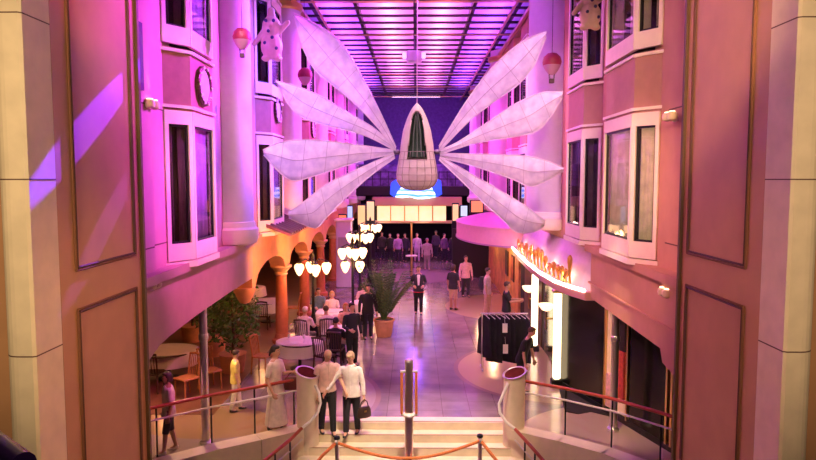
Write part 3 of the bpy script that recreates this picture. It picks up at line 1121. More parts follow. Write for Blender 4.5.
# lilac kiosk column left
c_, s_ = far_box(336, 351, 222, 268, 30, .7)
t = thing('lilac_kiosk', (c_[0], c_[1], 0), 'square lilac kiosk column behind the street lamps', 'kiosk')
MB().box((0, 0, 1.55), (.7, .7, 3.1), bev=.03).build('body', LILAC, t, smooth=False)
MB().box((0, 0, 3.15), (.85, .85, .12), bev=.03).build('cap', FRAME, t, smooth=False)
MB().box((0, -.36, 1.9), (.5, .02, .9)).build('poster', mat('grey_poster', (.35, .28, .36), .5), t, smooth=False)
# pole table
p = PZ(411.5, 278)
t = thing('pole_table', p, 'brass pole with a round white shelf in the middle of the promenade', 'table')
MB().lathe([(.3, 0), (.3, .03), (.08, .06), (.06, .1)], 20).build('base', DKMETAL, t)
MB().tube([(0, 0, .1), (0, 0, 2.9)], .055, 10).build('pole', BRASS, t)
MB().lathe([(.06, 1.1), (.3, 1.12), (.3, 1.17), (.06, 1.18)], 24).build('shelf', WHITEP, t)
# strip fixture at the end of the ceiling
a, b = P(380, 97, 44), P(452, 97, 44)
t = thing('strip_light', (0, 44, a.z - .05), 'thin bright strip light at the far end of the ceiling', 'light')
MB().box(((a.x + b.x) / 2, 44, a.z), (b.x - a.x, .12, .1)).build('housing', DKMETAL, t, world=True, smooth=False)
MB().box(((a.x + b.x) / 2, 43.92, a.z), (3.2, .06, .07)).build('tube', mat('strip_tube', (1, .9, 1), .3, emit=3, ecol=(1, .75, 1)), t, world=True, smooth=False)

# ================================================================== RIGHT: awning drum, canopy sign, shop front
t = thing('drum_awning', (4.0, 27.8, 2.5), 'wide rounded pink awning drum over the far right shop', 'awning')
A0, A1 = PI / 2, 3 * PI / 2
MB().lathe([(1, .1), (1, .68)], 40, (4.0, 27.8, 2.5), (2.2, 4.6), A0, A1).build('valance', PINKAWN, t, world=True)
MB().lathe([(1.01, .68), (1.01, .75), (.97, .78), (.6, 1.0), (.3, 1.12), (.02, 1.16)], 40, (4.0, 27.8, 2.5), (2.2, 4.6), A0, A1).build('top', PINKAWN, t, world=True)
MB().lathe([(.02, .1), (.98, .1), (1.015, .06), (1.015, .12)], 40, (4.0, 27.8, 2.5), (2.2, 4.6), A0, A1).build('rim', mat('violet_rim', (.45, .2, .4), .5), t, world=True)

edge = [(3.72, 14.15), (3.52, 14.75), (3.36, 15.5), (3.28, 17), (3.3, 19), (3.38, 21), (3.5, 23.2)]
t = thing('sign_canopy', (3.7, 18.6, 2.3), 'curved shop canopy with gold lettering and a glowing neon edge', 'canopy')
top = [(x, y, 2.56) for x, y in edge]
MB().strip([(x, y, 2.54) for x, y in edge], [(x + .02, y, 2.36) for x, y in edge], (.9, 0, 0)).build('ledge', mat('rose_ledge', (.70, .38, .34), .5), t, world=True, smooth=False)
MB().tube([(x - .01, y, 2.58) for x, y in edge], .045, 8).build('neon_edge', NEONP, t, world=True)
mb = MB()
mb.strip([(3.98, y, 3.42) for x, y in edge], [(x + .22, y, 2.54) for x, y in edge], (.12, 0, -.02))
mb.build('sloped_roof', mat('pale_canopy_roof', (.72, .56, .64), .6, noise=.05), t, world=True, smooth=True)
# illegible gold script: flame-like strokes standing on the ledge
def along(s):
    s *= len(edge) - 1
    i = min(int(s), len(edge) - 2)
    f = s - i
    return V((edge[i][0] * (1 - f) + edge[i + 1][0] * f + .1, edge[i][1] * (1 - f) + edge[i + 1][1] * f, 2.62))


rnd = random.Random(4)
for k in range(17):
    s0 = .2 + k * .045
    hh = .30 + .22 * rnd.random() if k not in (0, 7) else .62
    pts = []
    for q in range(9):
        u = q / 8
        p = along(min(.99, s0 + .018 * math.sin(u * PI * 2) + .02 * u))
        p.z = 2.62 + hh * (math.sin(u * PI) ** .8) * (1 if k % 2 == 0 else .8)
        pts.append(p)
    MB().tube(pts, [.018 + .022 * math.sin(PI * q / 8) for q in range(9)], 6).build('gold_stroke', GOLD, t, world=True)
for k, y in enumerate((15.2, 17, 19, 21, 22.5)):
    light('POINT', (3.52, y, 2.74), 9, (1, .62, .34), size=.05)

# shop front: diagonal near part + straight far part, black glass panels and gold trims
D0, D1 = V((3.52, 15.7, 0)), V((5.0, 10.7, 0))
dd = (D1 - D0).normalized()
nn = V((dd.y, -dd.x, 0))
if nn.x > 0:
    nn = -nn
sf = sempty('wall_shop_right', (4, 14, 0))


def on_diag(u0, u1, z0, z1, o0, o1, nm, m, par):
    q = [D0 + dd * u0 + nn * o0, D0 + dd * u1 + nn * o0, D0 + dd * u1 + nn * o1, D0 + dd * u0 + nn * o1]
    return MB().prism([p + V((0, 0, z0)) for p in q], (0, 0, z1 - z0)).build(nm, m, par, world=True, smooth=False)


on_diag(0, 5.2, 0, 2.75, -.25, -.05, 'backing', DARK, sf)
on_diag(0, 5.2, 0, .12, -.05, .02, 'plinth', DKMETAL, sf)
for (u0, u1) in ((.12, 1.95), (2.9, 4.0), (4.25, 5.2)):
    on_diag(u0, u1, .12, 2.6, -.05, .0, 'glass_panel', BLACKGL, sf)
for u in (2.02, 2.83, 4.06, 4.2, 4.9):
    on_diag(u - .025, u + .025, .1, 2.6, -.05, .03, 'gold_trim', BRASS, sf)
MB().box((3.85, 19.4, 1.2), (.12, 7.4, 2.4)).build('far_backing', DARK, sf, world=True, smooth=False)
MB().box((3.77, 17.25, 1.2), (.03, 2.7, 2.3)).build('far_glass', BLACKGL, sf, world=True, smooth=False)
MB().box((3.77, 20.6, 1.2), (.03, 3.0, 2.3)).build('brown_panel', DKWOOD, sf, world=True, smooth=False)
# garment display
t = thing('garment_display', D0 + dd * 2.42 + nn * .02, 'tall lit shop display with hanging clothes behind the steel pole', 'shop display')
on_diag(2.06, 2.8, .15, 2.5, -.04, -.01, 'back_panel', mat('glowing_beige_display', (.72, .50, .30), .6, emit=.25, ecol=(1, .62, .32), noise=.1), t)  # panel gives its own glow in place of display lighting
on_diag(2.45, 2.75, .5, 1.5, -.01, .04, 'red_dress', mat('red_cloth', (.62, .10, .05), .8, noise=.3, nscale=14), t)
on_diag(2.12, 2.38, .2, .9, -.01, .04, 'pale_dress', mat('pink_cloth', (.80, .50, .40), .8, noise=.2, nscale=14), t)
on_diag(2.5, 2.75, 1.5, 2.3, -.01, .04, 'black_coat', mat('black_cloth', (.02, .018, .02), .8), t)
MB().tube([D0 + dd * 2.08 + nn * .05 + V((0, 0, 2.35)), D0 + dd * 2.78 + nn * .05 + V((0, 0, 2.35))], .015, 6).build('rail', BRASS, t, world=True)

for i, (x, y, lab) in enumerate(((3.46, 15.6, 'nearer glowing white light pillar of the right shop'), (3.5, 18.8, 'farther glowing white light pillar of the right shop'))):
    t = thing('light_pillar', (x, y, 0), lab, 'light pillar', 'glowing pillars on the shop front')
    MB().box((0, 0, .08), (.26, .26, .16), bev=.02).build('base', DKMETAL, t, smooth=False)
    MB().box((0, 0, 1.22), (.17, .17, 2.12), bev=.03).build('tube', NEON, t, smooth=False)
    MB().box((0, 0, 2.32), (.26, .26, .08), bev=.02).build('cap', BRASS, t, smooth=False)
for x, y, z, lab in ((3.58, 17.5, 1.54, 'white bowl wall lamp on a brass stem between the two light pillars'), (3.58, 20.2, 1.58, 'white bowl wall lamp on a brass stem beyond the farther light pillar')):
    p = V((x, y, z))
    t = thing('wall_lamp', (p.x, p.y, p.z - .5), lab, 'wall lamp', 'bowl wall lamps')
    MB().lathe([(.02, .40), (.12, .44), (.2, .53), (.225, .6), (.2, .6), (.12, .52)], 18).build('bowl', mat('lamp_bowl', (1, .8, .55), .4, emit=2.2, ecol=(1, .66, .36)), t)
    MB().tube([(0, 0, -.1), (0, 0, .44)], .02, 8).build('stem', BRASS, t)
    MB().box((.09, 0, .2), (.18, .05, .05), bev=.01).build('bracket', BRASS, t)
# far right shop under the drum
struct(MB().box((3.9, 28.5, 1.25), (.2, 9.6, 2.5)).build('wall_shop_far', mat('amber_shop_wall', (.62, .30, .10), .6, noise=.35, nscale=2.5), smooth=False))
struct(MB().box((2.9, 33.5, 1.25), (1.9, .2, 2.5)).build('wall_shop_end', DARK, smooth=False))
for i, (y, c, lab) in enumerate(((25.0, (.30, .06, .03), 'dark red framed picture on the amber shop wall'), (26.6, (.10, .06, .05), 'dark framed picture farther along the amber shop wall'))):
    t = thing('framed_picture', (3.78, y, 1.1), lab, 'picture', 'pictures on the amber wall')
    MB().box((0, 0, .5), (.05, .75, 1.0), bev=.01).build('frame', DKWOOD, t, smooth=False)
    MB().box((-.03, 0, .5), (.01, .6, .84)).build('canvas', mat('canvas_%d' % i, c, .6, noise=.5, nscale=5), t, smooth=False)
# dark wavy mat on the floor before the shop front
front = [(3.25, 13.75), (3.5, 13.6), (3.8, 13.75), (4.1, 13.5), (4.44, 13.15), (4.6, 12.6), (4.8, 12.1), (5.0, 11.2)]
backp = [(3.5, 15.6), (3.6, 15.2), (3.8, 14.7), (4.05, 14.0), (4.3, 13.3), (4.55, 12.5), (4.75, 11.8), (4.95, 11.1)]
tag(MB().strip([(x, y, .016) for x, y in front], [(x, y, .016) for x, y in backp], (0, 0, -.014)).build('entrance_mat', mat('dark_carpet', (.03, .02, .02), .9, noise=.3, nscale=30), smooth=False), 'dark wavy edged carpet along the black glass shop front', 'carpet')

# ================================================================== RAILINGS, BOLLARDS, POLES
def railing(line, lab, nm='glass_railing'):
    pts = [V((x, y, 0)) for x, y in line]
    base = pts[2]
    t = thing(nm, (base.x, base.y, .08), lab, 'railing', 'curved glass railings')
    MB().tube([p + V((0, 0, 1.0)) for p in pts], .032, 10).build('handrail', REDRAIL, t, world=True)
    MB().tube([p + V((0, -.03, .78)) for p in pts], .02, 8).build('lower_rail', WHITEP, t, world=True)
    for i, (a, b) in enumerate(zip(pts[:-1], pts[1:])):
        d = (b - a)
        n = V((-d.y, d.x, 0)).normalized() * .012
        q = [a + d * .03, b - d * .03]
        MB().prism([q[0] + V((0, 0, .1)), q[1] + V((0, 0, .1)), q[1] + V((0, 0, .74)), q[0] + V((0, 0, .74))], n).build('glass_pane', GLASS, t, world=True, smooth=False)
    for i, p in enumerate(pts[:-1]):
        if i == 0:
            p = p + (pts[1] - p) * .1
        MB().tube([p + V((0, .02, .08)), p + V((0, .02, .98))], .017, 8).build('stanchion', DKMETAL, t, world=True)
    return t


railing(RAIL_L, 'curved glass railing with red handrail on the left of the stairs')
railing(RAIL_R, 'curved glass railing with red handrail on the right of the stairs')


def bollard(px, sgn, lab):
    X = (px - 415) * 12.7 / 650
    t = thing('bollard', (X, 12.7, -.5), lab, 'bollard', 'round bollards at the head of the stairs')
    r = .215
    n = 28
    vs = []
    for k in range(n):
        a = 2 * PI * k / n
        vs.append((r * math.cos(a), r * math.sin(a), 0))
    zt = lambda x, y: 1.66 + .18 * y + sgn * .30 * x
    for k in range(n):
        a = 2 * PI * k / n
        x, y = r * math.cos(a), r * math.sin(a)
        vs.append((x, y, zt(x, y)))
    fs = [tuple(range(n - 1, -1, -1)), tuple(range(n, 2 * n))] + [(k, (k + 1) % n, n + (k + 1) % n, n + k) for k in range(n)]
    MB().add(vs, fs).build('post', CURB, t)
    rim = [(r * 1.03 * math.cos(2 * PI * k / n), r * 1.03 * math.sin(2 * PI * k / n), zt(r * math.cos(2 * PI * k / n), r * math.sin(2 * PI * k / n)) + .01) for k in range(n + 1)]
    MB().tube(rim, .018, 6).build('rim', CHROME, t)
    plate = [(r * .9 * math.cos(2 * PI * k / n), r * .9 * math.sin(2 * PI * k / n), zt(r * .9 * math.cos(2 * PI * k / n), r * .9 * math.sin(2 * PI * k / n)) + .004) for k in range(n)]
    MB().prism(plate, (0, 0, .015)).build('top_plate', mat('maroon_plate', (.10, .018, .015), .9, noise=.2, spec=.02), t)
    return t


bollard(305, -1, 'cream bollard with maroon slanted top at the left of the stair head')
bollard(516.5, 1, 'cream bollard with maroon slanted top at the right of the stair head')
# sloping hand rails with white hooped ends
for pts, lab in (([(315, 385, 12.5), (319, 393, 12.45), (320.5, 403, 12.4), (318, 412, 12.35), (311, 421, 12.3), (302, 428, 12.2), (290, 440, 12.0), (275, 452, 11.7), (258, 466, 11.4)], 'sloping red handrail with a white hooped end by the left bollard'),
                 ([(508, 383, 12.5), (504, 392, 12.45), (499, 404, 12.4), (500, 413, 12.35), (506, 422, 12.3), (515, 429, 12.2), (525, 440, 12.0), (535, 451, 11.7), (548, 466, 11.4)], 'sloping red handrail with a white hooped end by the right bollard')):
    w = [P(*q) for q in pts]
    t = thing('stair_handrail', (w[-1].x, w[-1].y, w[-1].z - .9), lab, 'handrail', 'sloping stair handrails')
    MB().tube(w[:6], .028, 8).build('hoop', WHITEP, t, world=True)
    MB().tube(w[5:], .034, 8).build('rail', REDRAIL, t, world=True)
    MB().tube([p + V((0, 0, -.22)) for p in w[5:]], .016, 8).build('lower_rail', CHROME, t, world=True)
    for q in (w[6], w[7], w[8]):
        MB().tube([q, V((q.x, q.y, w[-1].z - .9))], .018, 8).build('stanchion', DKMETAL, t, world=True)
# tall steel poles carrying the fascias
for x, y, zt_, lab in ((-3.98, 12.0, 2.6, 'slim tall steel pole under the left fascia'), (3.98, 12.75, 2.4, 'slim tall steel pole under the right fascia')):
    t = thing('steel_pole', (x, y, 0), lab, 'pole', 'slim steel poles')
    MB().tube([(0, 0, .05), (0, 0, zt_)], .075, 14).build('shaft', CHROME, t)
    MB().lathe([(.12, 0), (.12, .04), (.085, .07)], 18).build('foot', CHROME, t)
    MB().lathe([(.08, zt_ - .6), (.09, zt_ - .58), (.09, zt_ - .5), (.08, zt_ - .48)], 18).build('collar', CHROME, t)
# centre stair post with two upright grab bars
Yc = 11.8
zc = -.15 * (1 + int((13.1 - Yc) / .3))
p = P(409, 400, Yc)
t = thing('grab_post', (p.x, Yc, zc), 'steel post with two orange grab bars in the middle of the stairs', 'post')
zt_ = P(409, 362, Yc).z - zc
MB().tube([(0, 0, 0), (0, 0, zt_)], .08, 16).build('post', CHROME, t)
MB().lathe([(.08, zt_), (.085, zt_ + .01), (.07, zt_ + .05), (.02, zt_ + .07)], 18).build('cap', CHROME, t)
za, zb_ = P(409, 414, Yc).z - zc, P(409, 371, Yc).z - zc
for sx in (-1, 1):
    MB().tube([(sx * .135, -.03, za), (sx * .135, -.03, zb_)], .026, 8).build('grab_bar', ROPE, t)
for z in (za, zb_):
    MB().tube([(-.16, -.03, z), (.16, -.03, z)], .028, 8).build('bracket', CHROME, t)
MB().lathe([(.08, za - .05), (.12, za - .03), (.12, za), (.08, za + .04)], 18).build('collar', WHITEP, t)
# rope barrier posts
posts = []
for px, py, lab in ((337, 438, 'short steel barrier post before the couple, left of the stairs centre'), (480, 436, 'short steel barrier post right of the stairs centre')):
    Y = 11.76
    p = P(px, py, Y)
    zs = -.15 * (1 + int((13.1 - Y) / .3))
    t = thing('barrier_post', (p.x, Y, zs), lab, 'post', 'rope barrier posts')
    h = p.z - zs
    MB().lathe([(.15, 0), (.15, .02), (.05, .04)], 18).build('base', CHROME, t)
    MB().tube([(0, 0, .03), (0, 0, h)], .042, 12).build('post', CHROME, t)
    MB().lathe([(.055, h - .02), (.06, h), (.05, h + .03), (.01, h + .045)], 14).build('cap', DKMETAL, t)
    posts.append(V((p.x, Y, zs + h - .07)))
a, b = posts
for pts, lab in (([a.lerp(b, k / 16) + V((0, -.05, -.32 * math.sin(PI * k / 16))) for k in range(17)], 'orange barrier rope sagging between the two barrier posts'),
                 ([a + V((-.01, -.05, 0)), P(322, 456, 11.5), P(306, 476, 11.1)], 'orange barrier rope running down left from the left barrier post'),
                 ([b + V((.01, -.05, 0)), P(493, 456, 11.5), P(508, 476, 11.1)], 'orange barrier rope running down right from the right barrier post')):
    t = thing('barrier_rope', pts[0], lab, 'rope', 'orange barrier ropes')
    MB().tube(pts, .03, 8).build('rope', ROPE, t, world=True)
    MB().ell(pts[0], (.04, .04, .04), 10, 6).build('end_hook', CHROME, t, world=True)
# handrail of the viewer's own bridge, lower left corner
pts = [P(-60, 405, 4.2), P(-10, 438, 3.4), P(24, 464, 2.9)]
t = thing('bridge_handrail', (pts[-1].x, pts[-1].y, -1.5), 'violet tinted handrail cutting the bottom left corner', 'handrail')
MB().tube(pts, .055, 12).build('rail', mat('violet_rail', (.14, .05, .30), .25), t, world=True)
MB().tube([p + V((0, 0, -.16)) for p in pts], .02, 8).build('lower_rail', CHROME, t, world=True)
MB().tube([pts[-1], V((pts[-1].x, pts[-1].y, -1.5))], .03, 8).build('stanchion', DKMETAL, t, world=True)

# ================================================================== LEFT RESTAURANT
def street_lamp(x, y, h, lab, globes=4, spread=.42, pend=None):
    t = thing('street_lamp', (x, y, 0), lab, 'street lamp', 'black street lamps of the restaurant')
    MB().lathe([(.26, 0), (.26, .1), (.18, .16), (.14, .5), (.16, .55), (.09, .65), (.06, .9)], 16).build('base', BLACKIRON, t)
    MB().tube([(0, 0, .9), (0, 0, h + .35)], .045, 10).build('post', BLACKIRON, t)
    MB().lathe([(.05, h + .35), (.06, h + .4), (.02, h + .5), (.005, h + .55)], 10).build('finial', BLACKIRON, t)
    for k in range(globes + (2 if pend else 0)):
        a = 2 * PI * k / globes + .35
        if k >= globes:
            a = PI * (k - globes) + .2
        gx, gy = spread * math.cos(a), spread * math.sin(a)
        if k >= globes:
            gx, gy = gx * .7, gy * .7
        zz = h if k < globes else pend
        MB().tube([(0, 0, zz + .1), (gx * .5, gy * .5, zz + .3), (gx, gy, zz + .22)], .018, 6).build('arm', BLACKIRON, t)
        g = MB().lathe([(.02, zz - .2), (.07, zz - .15), (.13, zz - .02), (.15, zz + .06), (.13, zz + .13), (.06, zz + .18)], 16, (gx, gy, 0)).build('globe', GLOBE, t)
        MB().lathe([(.07, zz + .17), (.075, zz + .2), (.02, zz + .24)], 12, (gx, gy, 0)).build('globe_cap', BLACKIRON, g)
    light('POINT', (x, y, h - .28), 60, (1, .52, .22), size=.2)
    return t


street_lamp(-3.12, 19.7, 2.3, 'black street lamp nearest the viewer with three glowing globes in a row', 4, .42)
street_lamp(-2.02, 20.9, 2.64, 'second black street lamp, two tiers of globes, among the white tables', 4, .34, 2.2)
street_lamp(-2.15, 25.2, 2.75, 'third black street lamp, behind the potted palm', 5, .42)
street_lamp(-2.1, 30.4, 2.75, 'fourth black street lamp, farther down the promenade', 5, .42)


def table(x, y, sx, sy, lab, lab_cloth, round_=True, items=True):
    t = thing('dining_table', (x, y, .012), lab, 'table', 'restaurant tables')
    if round_:
        MB().lathe([(sx * .93, .70), (sx * .95, .72), (sx * .93, .735)], 28).build('tabletop', DKWOOD, t)
    else:
        MB().box((0, 0, .715), (sx * 2 * .97, sy * 2 * .97, .035)).build('tabletop', DKWOOD, t, smooth=False)
    MB().tube([(0, 0, .04), (0, 0, .7)], .045, 10).build('pedestal', DKMETAL, t)
    MB().lathe([(.26, 0), (.26, .03), (.05, .06)], 16).build('foot', DKMETAL, t)
    n = 56
    prof = [(0.02, .752), (.6, .752), (.97, .752), (1.0, .745), (1.02, .68), (1.03, .55), (1.05, .4)]
    vs, fs = [], []
    for i, (r, z) in enumerate(prof):
        for k in range(n):
            a = 2 * PI * k / n
            rr = r + (0.035 * math.sin(a * 9) * max(0, (.745 - z)) / .34 if i > 3 else 0)
            if round_:
                X, Y = rr * sx * math.cos(a), rr * sy * math.sin(a)
            else:
                c, s = math.cos(a), math.sin(a)
                q = 1 / max(abs(c), abs(s)) if max(abs(c), abs(s)) else 1
                q = q * .85 + .15 * 1.1
                X, Y = rr * sx * c * q, rr * sy * s * q
            vs.append((X, Y, z))
    for i in range(len(prof) - 1):
        for k in range(n):
            j = (k + 1) % n
            fs.append((i * n + k, i * n + j, i * n + n + j, i * n + n + k))
    fs.append(tuple(range(n)))
    c = MB().add(vs, fs).build('tablecloth', CLOTH, smooth=True)
    c.location = (x, y, .012)
    tag(c, lab_cloth, 'tablecloth', 'white tablecloths')


TABLES = [
    (-6.2, 16.0, .75, .6, 'table under the cream cloth far left beside the striped woman', 'cream cloth on the table at the far left edge of the restaurant', True),
    (-3.05, 16.9, .62, .55, 'table nearest the stairs, behind the woman carrying a bag', 'white cloth on the table nearest the stairs', True),
    (-5.2, 22.6, .65, .6, 'table standing left of the first red column', 'white cloth on the table left of the first red column', True),
    (-2.78, 20.75, .4, .45, 'table between the first street lamp and the second', 'white cloth on the table between the two nearest street lamps', False),
    (-2.05, 18.3, .42, .5, 'small table by the walkway behind the couple', 'white cloth on the small table behind the couple', False),
    (-1.85, 22.4, .42, .45, 'small table close to the potted palm', 'white cloth on the small table close to the palm', True),
    (-6.6, 25.5, .65, .6, 'table deep in the restaurant behind the arcade', 'white cloth on the table deep in the restaurant', True),
]
for a in TABLES:
    table(*a)


def chair(x, y, rz, lab, wood):
    t = thing('dining_chair', (x, y, .012), lab, 'chair', 'restaurant chairs', rz)
    MB().box((0, 0, .45), (.43, .43, .045), bev=.015).build('seat', wood, t, smooth=False)
    for sx in (-1, 1):
        MB().tube([(sx * .19, -.19, 0), (sx * .18, -.18, .43)], .02, 8).build('leg', wood, t)
        MB().tube([(sx * .2, .22, 0), (sx * .18, .19, .45)], .02, 8).build('leg', wood, t)
        MB().tube([(sx * .18, .19, .47), (sx * .19, .22, .75), (sx * .19, .26, .95)], .02, 8).build('back_post', wood, t)
    MB().tube([(-.2, .26, .94), (0, .285, .97), (.2, .26, .94)], .028, 8).build('top_rail', wood, t)
    for k in range(5):
        u = -.13 + .065 * k
        MB().tube([(u, .195, .47), (u, .27, .95)], .011, 6).build('spindle', wood, t)
    return t


CHAIRS = [
    (-6.2, 15.0, PI, 'dark spindle chair in front of the cream table at far left', DKWOOD),
    (-4.9, 15.2, .8, 'orange spindle chair beside the child in yellow', WOOD),
    (-5.25, 14.6, -.6, 'orange spindle chair left of the child in yellow', WOOD),
    (-3.95, 16.5, 1.3, 'orange wooden chair left of the table nearest the stairs', WOOD),
    (-2.35, 16.55, 2.6, 'dark chair with vertical slats at the table nearest the stairs', DKWOOD),
    (-5.1, 21.5, PI, 'dark chair at the table left of the first red column', DKWOOD),
    (-4.35, 22.9, -1.4, 'orange chair between the first red column and its table', WOOD),
]
for a in CHAIRS:
    chair(*a)
# plates and glasses on the nearer tables
def glassware(x, y, lab):
    t = thing('wine_glass', (x, y, .766), lab, 'glass', 'wine glasses')
    MB().lathe([(.035, 0), (.033, .004), (.005, .008), (.005, .09), (.03, .12), (.038, .16), (.032, .2)], 14).build('bowl', mat('glass_body', (.9, .85, .85), .1, alpha=1), t)


glassware(-2.9, 16.7, 'wine glass at the right of the table nearest the stairs')
glassware(-3.3, 16.75, 'wine glass at the left of the table nearest the stairs')
for x, y, lab in ((-3.1, 16.6, 'white plate on the table nearest the stairs'), (-2.7, 20.6, 'white plate on the table between the street lamps')):
    t = thing('plate', (x, y, .766), lab, 'plate', 'dinner plates')
    MB().lathe([(.07, 0), (.09, .004), (.14, .02), (.135, .022), (.08, .008)], 22).build('dish', WHITEP, t)

# potted palm
p = PZ(384, 336)
palm = thing('potted_palm', p, 'bushy potted palm in a terracotta pot beside the walkway', 'plant')
MB().lathe([(.22, 0), (.26, .1), (.31, .48), (.34, .5), (.34, .56), (.3, .56), (.29, .5)], 24).build('pot', TERRA, palm)
MB().lathe([(.02, .50), (.29, .50), (.29, .52)], 20).build('soil', mat('soil', (.04, .025, .015), .9), palm)
rnd = random.Random(11)
for k in range(44):
    a = 2.4 * k + rnd.uniform(-.2, .2)
    ln = rnd.uniform(1.3, 2.1)
    el = rnd.uniform(1.1, 1.5)
    mb = MB()
    pts = []
    n = 9
    for i in range(n):
        s = i / (n - 1)
        rr = ln * math.cos(el) * s * (1 + .35 * s)
        zz = .55 + ln * math.sin(el) * s - .35 * ln * s * s * math.cos(el)
        pts.append(V((rr * math.cos(a) + .06 * math.cos(a), rr * math.sin(a) + .06 * math.sin(a), zz)))
    mb.tube(pts, [.012 - .008 * i / (n - 1) for i in range(n)], 5)
    for i in range(2, n):
        t_ = (pts[i] - pts[i - 1]).normalized()
        sd = V((-math.sin(a), math.cos(a), 0))
        for q in range(2):
            b0 = pts[i - 1].lerp(pts[i], q / 2)
            for sg in (-1, 1):
                l2 = .34 * (1 - .45 * i / n)
                tip = b0 + t_ * l2 * .75 + sd * sg * l2 * .62 + V((0, 0, -.07))
                mid = b0.lerp(tip, .45) + V((0, 0, .025))
                wv = t_ * .022
                mb.add([b0, mid - wv, tip, mid + wv], [(0, 1, 2), (0, 2, 3)])
    mb.build('frond', LEAF if k % 3 else LEAF2, palm, smooth=False)


def shrub(x, y, h, r, lab, n=900, leafm=LEAF, seed=1):
    t = thing('leafy_tree', (x, y, 0), lab, 'plant', 'restaurant trees')
    MB().lathe([(.28, 0), (.34, .45), (.36, .5), (.3, .5)], 18).build('planter', TERRA, t)
    MB().tube([(0, 0, .4), (.03, .02, 1.0), (0, 0, h * .75)], [.05, .04, .025], 8).build('trunk', DKWOOD, t)
    rn = random.Random(seed)
    mb = MB()
    for k in range(n):
        while True:
            q = V((rn.uniform(-1, 1), rn.uniform(-1, 1), rn.uniform(-1, 1)))
            if .3 < q.length < 1:
                break
        c = V((q.x * r, q.y * r, h * .6 + q.z * h * .38))
        d = V((rn.uniform(-1, 1), rn.uniform(-1, 1), rn.uniform(-.8, .5))).normalized()
        s = d.orthogonal().normalized()
        L = rn.uniform(.1, .2)
        mb.add([c, c + d * L * .5 + s * L * .22, c + d * L, c + d * L * .5 - s * L * .22], [(0, 1, 2, 3)])
    mb.build('foliage', leafm, t, smooth=False)


shrub(-4.75, 16.6, 2.7, .75, 'dark leafy tree behind the child in yellow', seed=3, leafm=LEAF)
shrub(-5.75, 18.2, 2.9, .7, 'olive leafy tree left of the first red column', seed=5, leafm=LEAF2)
shrub(-6.9, 19.8, 2.8, .7, 'leafy tree deep in the restaurant behind the steel pole', seed=8, leafm=LEAF)
# bar counter with lit shelves at restaurant back
t = thing('bar_counter', (-9.2, 21, .012), 'dark bar counter with lit shelf at the back of the restaurant', 'bar')
MB().box((0, 0, .55), (.7, 5, 1.1), bev=.03).build('front', DKWOOD, t, smooth=False)
MB().box((0, 0, 1.13), (.85, 5.2, .06), bev=.02).build('top', WOOD, t, smooth=False)
t = thing('lit_shelf', (-11.7, 21, 1.2), 'warm lit shelf on the restaurant back wall', 'shelf')
for k in range(3):
    MB().box((0, 0, .05 + .45 * k), (.3, 4.5, .04)).build('board', WOOD, t, smooth=False)
MB().box((-.12, 0, .5), (.03, 4.5, 1.0)).build('lit_back', mat('amber_glow', (1, .5, .15), .5, emit=.8), t, smooth=False)

# ================================================================== PEOPLE
SKIN = mat('skin', (.66, .36, .25), .55, noise=.06, nscale=10)
SKIN2 = mat('tanned_skin', (.50, .25, .15), .55, noise=.06, nscale=10)
HAIRC = {}


def clothm(name, c):
    return mat(name, c, .8, noise=.12, nscale=14)


